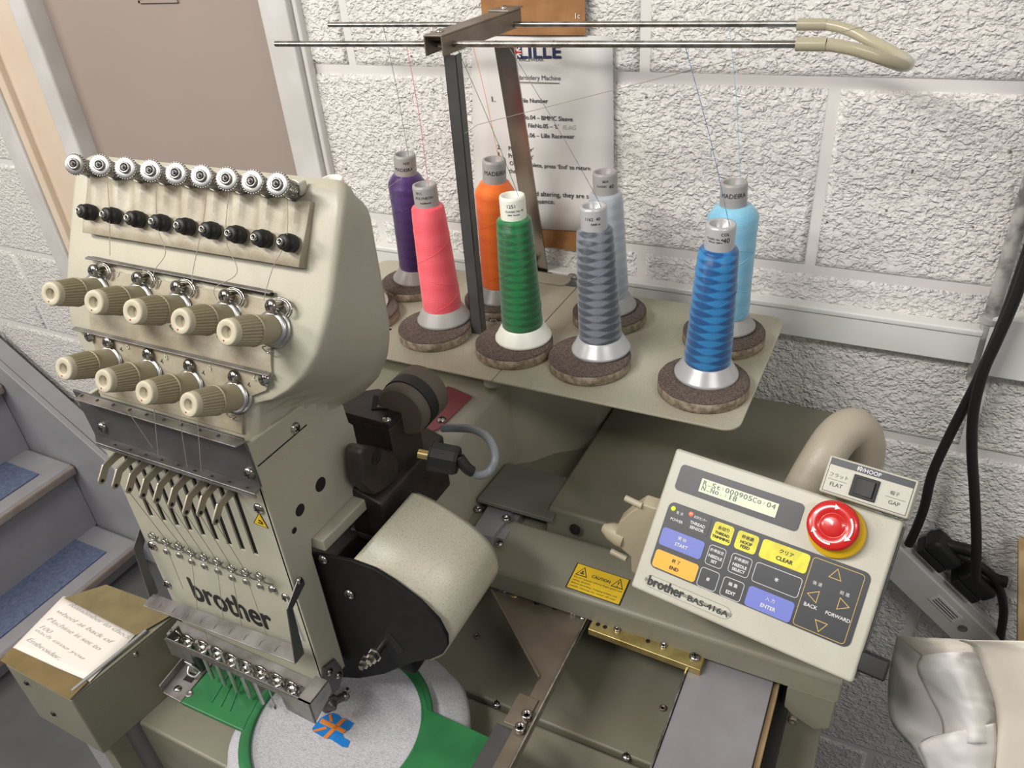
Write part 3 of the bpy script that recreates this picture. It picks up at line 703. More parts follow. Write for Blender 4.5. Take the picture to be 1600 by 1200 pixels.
mb = MB(); mb.add(vs, fs, 'cream', True); mb.add(vs[:np_], [list(range(np_ - 1, -1, -1))], 'cream'); mb.add(vs[-np_:], [list(range(np_))], 'cream', True)
part(mb, 'head_cover')
def fy(z):
    """front surface of the cover"""
    P = cp[:6]
    for (y0, z0), (y1, z1) in zip(P, P[1:]):
        if z <= z0 and z >= z1: t = (z0 - z) / (z0 - z1); return y0 + (y1 - y0) * t
    return P[0][0] + (z - P[0][1]) * .55 if z > P[0][1] else P[-1][0]
def FP(px, py, off=0):
    y = .4
    for _ in range(14):
        p = PY(px, py, y); y = fy(p.z) - off
    return PY(px, py, y)
NU = V((0, -.88, .475))          # normal of the leaning front
# raised upper guide plate with scallops
ztop, zled = 1.414, FP(292, 389, .008).z
x0, x1 = FP(128, 275, .01).x, FP(480, 296, .01).x
x0b, x1b = FP(125, 355, .012).x, FP(462, 425, .012).x
NP = 9 * 8 + 1; rows_ = 7; vs = []; fs = []
for j in range(rows_):
    z = ztop + (zled - ztop) * j / (rows_ - 1)
    for i in range(NP):
        t = i / (NP - 1); x = (x0 * (1 - j / (rows_ - 1)) + x0b * j / (rows_ - 1)) * (1 - t) + (x1 * (1 - j / (rows_ - 1)) + x1b * j / (rows_ - 1)) * t
        cw = math.cos(t * 9 * 2 * PI); g = -max(0, min(1, cw * 2.2 + .6)) * .0045 * max(0, 1 - (j / 5.0) ** 2)
        vs.append(V((x, fy(z) - .0095 - g, z)))
for j in range(rows_ - 1):
    for i in range(NP - 1): q = j * NP + i; fs.append((q, q + NP, q + NP + 1, q + 1))
mb = MB(); mb.add(vs, fs, 'cream_dirty', True); o = part(mb, 'guide_plate'); s_ = o.modifiers.new('s', 'SOLIDIFY'); s_.thickness = .012; s_.offset = -1
o.modifiers.new('b', 'BEVEL').width = .0015
# grimy tension panel
vs = []; fs = []
xa0, xa1 = FP(150, 405).x, FP(428, 452).x
for j in range(9):
    z = 1.345 - (1.345 - 1.236) * j / 8
    for i, x in enumerate((xa0 - .006, xa1 + .002 if z > 1.28 else (xa1 - .006 if z > 1.27 else -.453))): vs.append(V((x, fy(z) - .0025, z)))
fs = [(2 * j, 2 * j + 2, 2 * j + 3, 2 * j + 1) for j in range(8)]
mb = MB(); mb.add(vs, fs, 'cream_dirty', False); o = part(mb, 'tension_panel'); s_ = o.modifiers.new('s', 'SOLIDIFY'); s_.thickness = .003
# thin lip plates
def lip(a, b, w1, m, name, holes=0, off=.004, th=.0012):
    A, B = FP(*a, off), FP(*b, off); n = V((0, -1, -.1)).normalized()
    mb = MB(); mb.prism([A, B, B + n * w1, A + n * w1], (0, 0, th), m)
    part(mb, name, .0003)
lip((138, 402), (426, 456), .004, 'sheet', 'upper_lip'); lip((146, 404), (428, 461), .003, 'dark', 'lip_gap', off=.0028, th=.002)
lip((118, 512), (424, 584), .0045, 'sheet', 'middle_lip', off=.003)
screw(FP(140, 525, .003), NU, .0058); screw(FP(413, 592, .003), NU, .0060)
# pretensioners along the top: pin, spring, knurled nut
for i in range(9):
    t = i / 8
    c = PY(115 + (432 - 115) * t, 254 + (288 - 254) * t + (3 if i in (0,) else 0) , .405)
    ax = (c - PY(115 + (432 - 115) * t + 40, 254 + (288 - 254) * t + 15, .437)).normalized()
    e = MB(); e.lathe([(.0078, -.0042), (.0083, -.0036), (.0083, -.0005), (.0076, 0), (.0044, 0)], c, ax, 'alu' if i else 'sheet', 30)
    e.lathe([(.0046, 0), (.0046, .0016), (.0028, .0016), (.0028, .0004), (1e-6, .0004)], c, ax, 'roughsteel', 20)
    pn = part(e, 'knurled_nut')
    e = MB()
    for k in range(26):
        a_ = 2 * PI * k / 26; u, v, n = frame(ax); e.obox(c - ax * .0022 + (u * math.cos(a_) + v * math.sin(a_)) * .0082, -u * math.sin(a_) + v * math.cos(a_), ax, u * math.cos(a_) + v * math.sin(a_), .0007, .0030, .0006, 'sheet')
    part(e, 'knurling', parent=pn)
    e = MB(); e.cyl(c - ax * .032, c + ax * .002, .0020, 'sheetdark', n=10); e.cyl(c + ax * .0006, c + ax * .004, .0022, 'sheetdark', r2=.0008, n=4); part(e, 'threaded_pin', parent=pn)
    sp = [c - ax * (.008 + .014 * k / 40) + (u * math.cos(k * 1.05) + v * math.sin(k * 1.05)) * (.0062) for k in range(41)]
    e = MB(); e.tube(sp, .0006, 'steel', 5); part(e, 'spring', parent=pn)
    e = MB(); e.lathe([(.0075, 0), (.0075, .0012)], c - ax * .0235, ax, 'steel', 20); e.lathe([(.0055, 0), (.0055, .004)], c - ax * .0292, ax, 'sheetdark', 14); part(e, 'thread_disc', parent=pn)
mb = MB(); a, b_ = PY(464, 286, .425), PY(473, 306, .425); mb.box((a.x, .423, b_.z), (b_.x, .432, a.z), 'alu'); part(mb, 'end_bracket', .001)
# black thread posts
for i in range(9):
    t = i / 8; px_, py_ = 128 + (443 - 128) * t - 4 * math.sin(PI * t) + 1, 330 + (378 - 330) * t - 1.5 * math.sin(PI * t)
    tip = FP(px_ - 5, py_, .024); base = tip - NU * .0068
    e = MB(); e.lathe([(.0066, -.005), (.0070, .0002), (.0066, .0018), (.0048, .0028), (.0048, .0036), (.0058, .0044), (.0058, .0056), (.0050, .0066), (.0028, .0071), (1e-6, .0072)], base, NU, 'rubber', 22)
    p_ = part(e, 'thread_post')
    screw(base + NU * .0069, NU, .0028, 'hex', 'steel', p_, name='post_screw')
# tension knobs
def tension(px_, py_, dx, dy):
    L_ = .052
    base = FP(px_ + dx, py_ + dy, 0); lo, hi = .25, base.y
    for _ in range(40):
        mid = (lo + hi) / 2
        if (PY(px_, py_, mid) - base).length > L_: lo = mid
        else: hi = mid
    tip = PY(px_, py_, lo); ax = (tip - base).normalized(); u, v, n = frame(ax)
    root = base; base = base + ax * .012
    e = MB(); prof = []
    # ribbed cap
    nn = 56; vs = []; fs = []
    hs = [(0.0, .0118), (.002, .0120), (.019, .0104), (.0205, .0096)]
    for h, r in hs:
        for k in range(nn):
            rr = r * (1 - (.085 if k % 2 else 0)); a_ = 2 * PI * k / nn
            vs.append(base + ax * (.0145 + h) + (u * math.cos(a_) + v * math.sin(a_)) * rr)
    for r in range(3):
        for k in range(nn): j = (k + 1) % nn; fs.append((r * nn + k, r * nn + j, (r + 1) * nn + j, (r + 1) * nn + k))
    e.add(vs, fs, 'knob', False)
    e.lathe([(.0121, .0135), (.0124, .0140), (.0124, .0150), (.0119, .0153)], base, ax, 'knob', 32)
    e.lathe([(.0099, .0345), (.0098, .0382), (.0093, .0397), (.0086, .0400), (.0048, .0400), (.0045, .0397), (.0045, .030), (1e-6, .030)], base, ax, 'knobtip', 32)
    kn = part(e, 'tension_knob')
    e = MB(); e.lathe([(.0112, -.004), (.0112, .0135)], base, ax, 'knob', 32); e.lathe([(.0042, .0301), (1e-6, .0301)], base, ax, 'dark', 16); part(e, 'knob_collar', parent=kn)
    e = MB(); e.sphere(tip - v * .0062 - u * .002 - ax * .0002, .0008, 'redprint', 8); part(e, 'index_dot', parent=kn, label='small red dot')
    e = MB()
    for h, r in ((-.0125, .0135), (-.0102, .0148), (-.0080, .0130), (-.0058, .0138)): e.lathe([(r * .7, h), (r, h + .0003), (r, h + .0012), (r * .7, h + .0015)], base, ax, 'alu', 30)
    part(e, 'tension_disc', parent=kn)
    up = V((0, .475, .88))
    c2 = root + up * .0175 + V((.0060, 0, 0)) + ax * .006
    arc = [c2 + V((math.cos(a_) * .011, 0, 0)) + up * (math.sin(a_) * .0078 - .001) for a_ in [(-40 + i * 26) * PI / 180 for i in range(11)]]
    e = MB(); e.tube(arc, .0009, 'steel', 6, sub=3); e.tube([p * .84 + c2 * .16 + ax * .001 for p in arc], .0007, 'steel', 6, sub=3)
    pin = root + ax * .004 - V((.012, 0, 0)) - up * .016
    part(e, 'guide_loop', parent=kn); e = MB()
    e.tube([root + ax * .004 - up * .0145 - V((.006, 0, 0)), pin + V((.003, 0, 0)), pin + V((.008, 0, -.004)), pin + V((.014, 0, 0))], .0005, 'steel', 5, sub=4)
    part(e, 'check_spring', parent=kn)
    screw(c2 + V((-.0045, 0, 0)) + ax * .005, ax, .0056, 'cross', 'steel', kn, name='guide_screw')
    e = MB(); e.cyl(c2 + V((-.0045, 0, 0)) - ax * .006, c2 + V((-.0045, 0, 0)) + ax * .005, .0035, 'steel', n=12); part(e, 'guide_stud', parent=kn)
UP5 = [(77.5, 460), (145, 473), (205.5, 487.8), (280.5, 502.8), (352.5, 519.5)]
LO4 = [(98, 577), (160, 596), (223.5, 614.5), (293, 633)]
for i, (x, y) in enumerate(UP5): tension(x, y, 80, -6)
for i, (x, y) in enumerate(LO4): tension(x, y, 82, -14)
# moulded row numbers
mb = MB()
for s, x, y in (('9', 183, 428), ('7', 248, 444), ('5', 307, 452), ('3', 375, 464), ('1', 448, 479), ('8', 198, 540), ('6', 258, 556), ('4', 326, 574), ('2', 395, 588)):
    add_text(mb, s, FP(x, y, .003), (1, 0, 0), (0, .4, 1), 'cream', height=.0065)
part(mb, 'moulded_numbers')

# --- needle case: plates, levers, eyelets, lettering, guards
def quad3(pts): return [V(p) for p in pts]
YP = FY - .003
a = PY(117, 620, YP - .012); b_ = PY(370, 698, YP - .012); c = PY(386, 691, YP); d = PY(131, 614, YP)
zf = (a.z + b_.z) / 2; zr = (c.z + d.z) / 2
mb = MB(); mb.prism([(a.x, YP - .014, zf), (b_.x, YP - .014, zf), (c.x, YP, zr), (d.x - .004, YP, zr)], (0, 0, -.0012), 'sheet')
o = part(mb, 'deflector_flange', .0003)
mb = MB()
zb2 = PY(409, 762, YP).z - .001
mb.prism([(XL - .004, YP, zr), (XR + .001, YP, zr), (XR + .004, YP, zb2 + .01), (XR + .004, YP, zb2), (XL, YP, zb2)], (0, .0022, 0), 'sheetdark'); part(mb, 'deflector_plate', .0003)
for i in range(9): 
    x = XL + .018 + (XR - XL - .036) * i / 8
    mb = MB(); q = V((x, YP - .006, zf + (zr - zf) * .55 + .0006)); mb.lathe([(.0018, 0), (1e-6, .0003)], q, (0, -.2, 1), 'dark', 10); part(mb, 'thread_hole')
zs_ = PY(409, 762, YP).z; a = PY(148, 690, YP - .018); b_ = PY(398, 775, YP - .018); zf = (a.z + b_.z) / 2
mb = MB(); sh = [(a.x, YP - .018, zf), (b_.x, YP - .018, zf), (XR + .004, YP, zs_), (XL - .0, YP, zs_)]; mb.prism(sh, (0, 0, -.0014), 'sheet')
mb.prism([sh[0], sh[1], V(sh[1]) + V((0, .0012, 0)), V(sh[0]) + V((0, .0012, 0))], (0, 0, -.0045), 'sheet'); part(mb, 'guide_shelf', .0003)
for i in range(9):
    q = V((a.x + .014 + (b_.x - a.x - .030) * i / 8, YP - .011, zf + (zs_ - zf) * .39 + .0003)); mb = MB(); mb.lathe([(.0019, 0), (1e-6, .0003)], q, (0, 0, 1), 'dark', 10); part(mb, 'thread_hole')
screw(PY(160, 668, YP - .0002), (0, -1, 0), .0055); screw(PY(389, 739, YP - .0002), (0, -1, 0), .0058)
LV = [(158, 751), (179.4, 758.5), (200.5, 765), (222, 773.5), (243.6, 781), (266.5, 788), (289.4, 800), (311.4, 801), (336, 814)]
for i, (x, y) in enumerate(LV):
    X_ = sl0[i]; tip = PX(x, y, X_)
    path = [(tip.y, tip.z), (tip.y + .0085, tip.z + .0100), (tip.y + .022, tip.z + .0125), (FY + .016, tip.z + .0105)]
    w_ = .0038
    up_, lo_ = [], []
    for k, (yy, zz) in enumerate(path):
        aa = path[min(k + 1, 3)]; bb = path[max(k - 1, 0)]; tx, tz = aa[0] - bb[0], aa[1] - bb[1]; l_ = math.hypot(tx, tz); nx_, nz_ = -tz / l_, tx / l_
        up_.append((yy + nx_ * w_, zz + nz_ * w_)); lo_.append((yy - nx_ * w_, zz - nz_ * w_))
    cap = [(tip.y + w_ * math.cos(t), tip.z + w_ * math.sin(t)) for t in [PI * 1.0 + .0, PI * 1.25, PI * 1.5, PI * 1.75]]
    poly = up_[::-1] + cap + lo_
    mb = MB(); mb.prism([(X_ - .0011, yy, zz) for yy, zz in poly], (.0022, 0, 0), 'lever')
    lv = part(mb, 'take_up_lever', .0005)
    mb = MB(); mb.lathe([(.0017, 0), (.0017, .0004), (.0009, .0004), (1e-6, .0001)], (X_ + .0011, tip.y, tip.z), (1, 0, 0), 'dark', 10); part(mb, 'lever_eye', parent=lv)
EYE9 = [(237.5, 839), (258, 848), (278, 854), (297, 864), (317, 871), (338, 878.5), (360, 889), (382, 895), (404, 902)]
prev = None
for i, (x, y) in enumerate(EYE9):
    c = PY(x, y, FY - .009)
    mb = MB(); mb.tube([c + V((math.cos(t) * .0042, -.0022 + .0009 * t / 2.1, math.sin(t) * .0042)) for t in [k * .45 for k in range(28)]], .0009, 'steel', 6)
    e = part(mb, 'thread_eyelet')
    n2 = PY(x + 22, y + 12, FY - .003); low = PY(x + 2, y + 13, FY)
    mb = MB(); mb.tube([c + V((.0042, 0, -.001)), (c + n2) / 2 + V((0, -.002, .0)), n2], .0011, 'steel', 6, sub=4); part(mb, 'eyelet_wire', parent=e)
    if i: mb = MB(); mb.lathe([(.0040, 0), (.0040, .001), (.0030, .0022), (.001, .003), (1e-6, .003)], low, (0, -1, 0), 'roughsteel', 12); part(mb, 'eyelet_screw', parent=e)
mb = MB(); mb.lathe([(.005, 0), (.0048, .0015), (.002, .004), (1e-6, .004)], PY(426, 920, FY), (0, -1, 0), 'steel', 12); part(mb, 'end_screw')
for x, y, r in ((404, 794, .0055), (238, 852, .0058), (261, 912, .0055), (446, 933, .005)): screw(PY(x, y, FY), (0, -1, 0), r)
t3 = [PY(404, 800, FY - .0002), PY(419, 826, FY - .0002), PY(395.5, 817, FY - .0002)]
cc3 = sum(t3, V()) / 3
mb = MB(); mb.prism(t3, (0, -.0003, 0), 'print'); mb.prism([p.lerp(cc3, .16) + V((0, -.0003, 0)) for p in t3], (0, -.0003, 0), 'sticker')
for dx, dz, w_, h in ((0, .001, .003, .0018), (-.001, -.002, .004, .0012), (.002, -.001, .0016, .0035)): mb.obox(cc3 + V((dx, -.0006, dz)), (1, 0, 0), (0, 0, 1), (0, -1, 0), w_, h, .0002, 'print')
part(mb, 'warning_triangle', label='small yellow warning triangle')
mb = MB(); A = PY(300, 923, FY); B = PY(421, 966, FY)
xd = (B - A).normalized(); add_text(mb, 'brother', (A + B) / 2 + V((0, 0, 0)), (1, 0, 0), (0, 0, 1), 'print', width=abs(PY(424, 975, FY).x - PY(298, 918, FY).x), height=.033, bold=.0011, lift=.0003)
part(mb, 'maker_lettering', label='black maker lettering')
# hinged guard tray
mb = MB(); xr_, xl_ = -.434, -.644
yt0, zt0, yt1 = .311, .995, .326
mb.prism([(xl_, yt0, .985), (xr_, yt0, 1.0), (xr_, yt1, 1.003), (xl_, yt1, .988)], (0, 0, .0012), 'sheet')
part(mb, 'guard_tray', .0003)
for X_, pts, m in ((xr_, [(463, 906), (472, 904), (474, 912), (455, 950), (473, 1020), (459, 1037), (446, 952)], 'sheetdark'),
                ):
    P_ = [PX(x, y, X_) for x, y in pts]; mb = MB(); mb.prism(P_, (.0014, 0, 0), m); part(mb, 'guard_arm', .0003)
P_ = [PX(218, 826, xl_), PX(226, 845, xl_), PX(222, 862, xl_), PX(247, 925, xl_), PX(235, 938, xl_), PX(208, 857, xl_)]
mb = MB(); mb.prism(P_, (-.0014, 0, 0), 'sheetdark'); part(mb, 'guard_arm', .0003)
for i in range(9):
    x = xl_ + .024 + (xr_ - xl_ - .048) * i / 8; z = .985 + .015 * (x - xl_) / (xr_ - xl_) + .0013
    mb = MB(); mb.tube([V((x - .003, yt0 + .003, z)), V((x - .003, yt0 + .008, z + .0012)), V((x + .001, yt0 + .011, z + .0012)), V((x + .004, yt0 + .0115, z))], .0007, 'sheetdark', 5, sub=3); part(mb, 'thread_hook')
screw(PX(467, 907, xr_ + .0014), (1, 0, 0), .0035)
mb = MB(); q = [PX(446, 935, XR + .0025), PX(470, 1000, XR + .0025), PX(476, 1003, XR + .0025), PX(452, 940, XR + .0025)]; mb.prism(q, (.001, 0, 0), 'white'); part(mb, 'side_strip')
# needle clamp rails
YB = FY - .012
a = PY(262, 976, FY - .004); b_ = PY(487, 1084, YB - .006); zc = PY(501, 1067, FY - .002).z
mb = MB(); mb.prism([(XL - .004, YB - .006, zc - .003), (XR - .0, YB - .006, zc - .003), (XR + .0, FY - .002, zc), (XL - .004, FY - .002, zc)], (0, 0, -.0014), 'sheet')
mb.box((XR - .004, YB - .008, zc - .012), (XR, YB - .0065, zc - .002), 'sheet'); mb.box((XL - .004, YB - .0075, zc - .007), (XR, YB - .0062, zc - .003), 'sheet'); part(mb, 'needle_rail', .0003)
for i in range(9):
    x = XL + .018 + .0205 * i; mb = MB(); mb.lathe([(.0020, 0), (.0020, .0003), (.0012, .0003), (1e-6, 0.0001)], (x, FY - .011, zc - .0022), (0, 0, 1), 'dark', 10); part(mb, 'thread_hole')
YC = .306
a = PY(255, 997, YC); b_ = PY(483, 1104, YC); zc2 = (a.z + b_.z) / 2; xa_, xb_ = a.x, b_.x
mb = MB(); H1, H2 = .029, .006; q = [(xa_, 0), (xb_, 0), (xb_, -H1 - .002), (xb_ - .036, -H1 + .001), (xb_ - .038, -H2 - .002), (xb_ - .042, -H2), (xa_ + .040, -H2), (xa_ + .034, -H2), (xa_ + .034, -H1 + .006), (xa_, -H1 + .004)]
mb.prism([(x, YC, zc2 + z) for x, z in q], (0, .0015, 0), 'sheet')
mb.prism([(xb_ - .0015, YC, zc2 - H1), (xb_ - .0015, YC, zc2), (xb_ - .0015, YC + .03, zc2), (xb_ - .0015, YC + .03, zc2 - H1 + .012)], (.0015, 0, 0), 'sheet')
mb.box((xa_, YC, zc2 - .0012), (xb_, YC + .003, zc2), 'sheet'); mb.box((xb_ - .016, YC, zc2 - .0012), (xb_, YC + .03, zc2), 'sheet'); mb.box((xa_ - .001, YC, zc2 - .02), (xa_ + .0005, YC + .02, zc2), 'sheetdark')
part(mb, 'clamp_rail', .0004)
CL = [(272, 996), (292, 1005), (315, 1014), (338, 1024), (360, 1035), (383, 1046), (406, 1054), (431, 1066), (454, 1078)]
for i, (x, y) in enumerate(CL):
    c = PY(x, y, YC + .012)
    mb = MB(); mb.lathe([(.0046, -.012), (.0046, -.004), (.0062, -.0035), (.0066, 0), (.0052, .001), (.0030, .001), (1e-6, -.001)], c, (0, -.25, 1), 'steel', 18)
    cl = part(mb, 'needle_clamp')
    mb = MB(); u = V((.0066, 0, 0)); arc = [c + V((math.cos(t) * .0072, .003, math.sin(t) * .0075 + .001)) for t in [(-30 + 24 * k) * PI / 180 for k in range(10)]]
    mb.tube(arc, .0017, 'steel', 6); part(mb, 'clamp_hook', parent=cl)
    mb = MB(); mb.lathe([(.0026, 0), (.0026, .003), (.0014, .0034), (1e-6, .0034)], c + V((.0005, -.006, .0005)), (.2, -1, .3), 'steel', 10); part(mb, 'clamp_screw', parent=cl)
for x, y in ((332, 1060), (351, 1070), (370, 1080), (390, 1089), (410, 1099)):
    p = PY(x, y, YC + .014); mb = MB(); mb.cyl(p, (p.x, p.y, zc2 - .004), .0022, 'alu'); part(mb, 'needle_bar')
p = PY(430, 1106, YC + .014); mb = MB(); mb.cyl(p, (p.x, p.y, zc2 - .006), .0007, 'steel'); mb.tube([p + V((.0018, 0, .006)), p + V((.002, -.001, .002)), p + V((0, -.0015, .0)), p + V((-.0015, 0, .003))], .0006, 'steel', 5, sub=3); part(mb, 'needle')
c = PY(301, 1040, YC + .016); mb = MB(); mb.obox(c, (1, 0, .0), (0, -.3, 1), (0, -1, 0), .012, .020, .002, 'alu'); mb.cyl(c + V((0, .006, .014)), c + V((0, .006, -.012)), .0062, 'sheetdark'); mb.tube([c + V((-.009, .0, -.006)), c + V((-.006, -.006, -.010)), c + V((.005, -.006, -.010)), c + V((.009, 0, -.006))], .0016, 'alu', 6, sub=3); part(mb, 'presser_foot', .0008)
# right hand linkage
q = [PX(x, y, XR + .003) for x, y in ((498, 1066), (503, 1042), (520, 1028), (531, 1042), (533, 1052), (527, 1075), (512, 1088), (503, 1085))]
mb = MB(); mb.prism(q, (.002, 0, 0), 'sheetdark'); part(mb, 'linkage_plate', .0005)
screw(PX(514, 1050, XR + .005), (1, 0, 0), .0042); screw(PX(528, 1055, XR + .005), (1, 0, 0), .0042)
c = PX(514, 1099, XR - .004); ax = V((1, -.3, .05)).normalized()
mb = MB(); mb.lathe([(.0075, -.004), (.0098, -.003), (.0100, .002), (.0085, .003), (.0062, .003), (.0060, .005), (.0035, .006), (.003, .009), (.0016, .0105), (1e-6, .0105)], c, ax, 'sheetdark', 24); part(mb, 'lock_wheel')
c2 = PX(537, 1087, XR); mb = MB(); mb.lathe([(.0045, -.002), (.0045, .004), (.002, .0046), (1e-6, .0046)], c2, ax, 'steel', 14); mb.cyl(c, c2, .0045, 'sheetdark'); mb.cyl(PX(541, 1077, XR), PX(541, 1077, XR) + ax * .004, .003, 'steel'); part(mb, 'linkage_arm')
# casting and drive motor behind the head
mb = MB(); T = [PZ(520, 640, 1.165), PZ(556, 612, 1.165), PZ(590, 607, 1.165), PZ(649, 624, 1.165), PZ(606, 663, 1.165)]
mb.prism(T, (0, 0, -.006), 'blackcast'); part(mb, 'casting_cap', .001)
mb = MB(); T2 = [p + V((0, 0, -.0065)) for p in T]; mb.prism(T2, (0, 0, -.12), 'blackcast'); part(mb, 'gear_casting', .002)
mb = MB(); q = [PZ(583, 618, 1.1655), PZ(620, 627, 1.1655), PZ(612, 640, 1.1655), PZ(579, 640, 1.1655)]; mb.prism(q, (0, 0, .0008), 'dark'); part(mb, 'cap_window')
mb = MB(); q = [PZ(594, 626, 1.1665), PZ(612, 628, 1.1665), PZ(606, 638, 1.1665), PZ(588, 637, 1.1665)]; mb.prism(q, (0, 0, .0008), 'brownsteel'); part(mb, 'window_plate')
screw(PZ(628, 632, 1.165), (0, 0, 1), .0052); screw(PZ(604, 655, 1.165), (0, 0, 1), .0052)
mb = MB(); T = [PX(x, y, -.43) for x, y in ((535, 700), (542, 690), (590, 698), (597, 715), (598, 745), (560, 768), (540, 750))]; mb.prism(T, (.02, .0, 0), 'blackcast')
part(mb, 'hinge_boss', .008)
mb = MB(); q0 = PX(588, 715, -.4095); mb.lathe([(.0075, 0), (1e-6, .0003)], q0, (1, 0, 0), 'dark', 16); part(mb, 'boss_bore')
ax = V((0, 1, 0)); c = PY(628, 641, .508)
mb = MB(); mb.lathe([(.025, -.004), (.0280, -.002), (.0280, .008)], c, ax, 'motorflange', 40); mb.lathe([(.0292, .008), (.0292, .022)], c, ax, 'rubber', 40); mb.lathe([(.0292, .022), (.0292, .040), (.027, .042), (1e-6, .042)], c, ax, 'motorflange', 40); part(mb, 'drive_motor')
mb = MB(); mb.prism([(-.452, .44, 1.03), (-.405, .44, 1.03), (-.405, .44, 1.10), (-.44, .44, 1.11)], (0, .12, 0), 'blackcast'); part(mb, 'lower_casting', .003)
ax = (PY(715, 722, .47) - PY(660, 710, .455)).normalized()
c = PY(672, 712, .47); mb = MB(); mb.lathe([(.010, -.001), (.0150, 0), (.0150, .001), (.0142, .0015), (.0142, .024), (.0125, .027), (1e-6, .027)], c, (.93, .25, -.15), 'rubber', 10, smooth=False); part(mb, 'sensor_connector')
mb = MB(); mb.cyl(c - V((.93, .25, -.15)).normalized() * .012, c, .0045, 'brass'); part(mb, 'connector_gland')
P3 = [PY(x, y, yy) for x, y, yy in ((716, 715, .475), (728, 731, .475), (745, 742, .48), (763, 737, .49), (773, 715, .50), (764, 687, .515), (742, 672, .53), (715, 669, .54), (690, 669, .54))]
mb = MB(); mb.tube(P3, .0042, 'greycable', 10, sub=6); part(mb, 'sensor_cable')
mb = MB(); mb.tube([P3[0], P3[1], (P3[1] + P3[2]) / 2], .0056, 'rubber', 10, sub=3); part(mb, 'cable_boot')
mb = MB(); P3 = [PY(x, y, .56) for x, y in ((688, 735), (680, 755), (668, 785))]; mb.tube(P3, .0035, 'rubber', 8, sub=4); part(mb, 'short_cable')
# --- pantograph and lower details
ZR = .90
mb = MB(); q = [PZ(768, 922, ZR), PZ(925, 956, ZR), PZ(801, 1200, ZR), PZ(775, 1250, ZR), PZ(740, 1250, ZR), PZ(794, 1149, ZR), PZ(840, 1060, ZR)]
mb.prism(q, (0, 0, -.003), 'brownsteel'); part(mb, 'pantograph_plate', .0005)
mb = MB(); a, b_ = PZ(913, 978, ZR), PZ(770, 1262, ZR); mb.box((-.2365, .30, ZR), (-.2345, .553, ZR + .006), 'steel'); part(mb, 'pantograph_edge', .0004)
mb = MB(); a, b_ = PZ(767, 924, ZR), PZ(841, 1061, ZR); dd = (b_ - a).normalized(); mb.obox((a + b_) / 2, dd, dd.cross(V((0, 0, 1))), (0, 0, 1), (b_ - a).length, .0025, .005, 'brownsteel'); part(mb, 'plate_flange', .0004)
mb = MB(); mb.box((-.272, .25, ZR - .016), (-.240, .392, ZR - .004), 'sheetdark'); part(mb, 'carriage_bar', .001)
mb = MB(); mb.box((-.264, .392, ZR), (-.242, .428, ZR + .0025), 'brownsteel'); part(mb, 'joint_plate', .0006)
for x, y in ((822, 1119), (812, 1139)): screw(PZ(x, y, ZR + .003), (0, 0, 1), .0056, 'hex')
screw(PZ(787, 921, ZR), (0, 0, 1), .005); screw(PZ(894, 957, ZR), (0, 0, 1), .0055, 'hex'); screw(PZ(909, 964, ZR), (0, 0, 1), .0045)
for x, y, r, m in ((802, 928, .0055, 'brass'), (838, 941, .004, 'dark'), (867, 948, .0045, 'dark')):
    mb = MB(); mb.lathe([(r, 0), (r * .9, .0005), (1e-6, .0005)], PZ(x, y, ZR), (0, 0, 1), m, 16); part(mb, 'plate_washer' if m == 'brass' else 'plate_hole')
mb = MB(); q = [PZ(929, 958, ZR + .004), PZ(1103, 1018, ZR + .004), PZ(1093, 1047, ZR + .004), PZ(917, 982, ZR + .004)]; mb.prism(q, (0, 0, -.009), 'brass'); bb = part(mb, 'brass_bar', .001, label='brass mounting bar')
for x, y, r, k in ((963, 984, .0038, 'hex'), (1035, 1009, .0036, 'hex'), (1084, 1026, .0062, 'cross')): screw(PZ(x, y, ZR + .004), (0, 0, 1), r, k, parent=bb)
for x, y in ((933, 975), (944, 979), (1011, 1001)):
    mb = MB(); mb.lathe([(.0026, 0), (1e-6, .0003)], PZ(x, y, ZR + .004), (0, 0, 1), 'dark', 12); part(mb, 'bar_hole', parent=bb)
mb = MB(); mb.box((-.1165, .22, .868), (-.034, .60, .895), 'greysheet'); part(mb, 'slide_cover', .0008)
mb = MB(); mb.box((-.0335, .25, .83), (-.028, .60, .885), 'wood'); mb.box((-.0279, .25, .81), (-.016, .60, .87), 'rubber'); part(mb, 'cover_end_board', .001)
mb = MB(); mb.box((-.119, .22, .80), (-.117, .60, .897), 'steel'); part(mb, 'cover_edge', .0003)
mb = MB(); mb.prism([(-.535, .0, .80), (-.535, .0, .842), (-.34, .0, .842), (-.34, .0, .80)], (0, .36, 0), 'cream'); part(mb, 'cylinder_arm', .01, )
# caution label on the sloping face of the beam
P0 = V((0, .605, .9503)); P1 = V((0, .548, .9343)); sn = (P1 - P0).cross(V((-1, 0, 0))).normalized(); sn = sn if sn.z > 0 else -sn
def onplane(px, py, P, n): r = ray(px, py); return EYE + r * ((P - EYE).dot(n) / r.dot(n))
L4 = [onplane(x, y, P0, sn) for x, y in ((901, 879), (984, 906), (967, 946), (882, 917))]
mb = MB(); mb.prism([p + sn * .0003 for p in L4], sn * .0003, 'print'); lc = sum(L4, V()) / 4
mb.prism([p.lerp(lc, .045) + sn * .0006 for p in L4], sn * .0002, 'sticker')
bx = (L4[1] - L4[0]).normalized(); by = (L4[0] - L4[3]).normalized(); W_ = (L4[1] - L4[0]).length; H_ = (L4[0] - L4[3]).length
LP = lambda u, v: L4[3] + (L4[2] - L4[3]) * u + (L4[0] - L4[3]) * v + sn * .0009
add_text(mb, 'CAUTION', LP(.52, .68), bx, by, 'print', width=W_ * .34, bold=.00012)
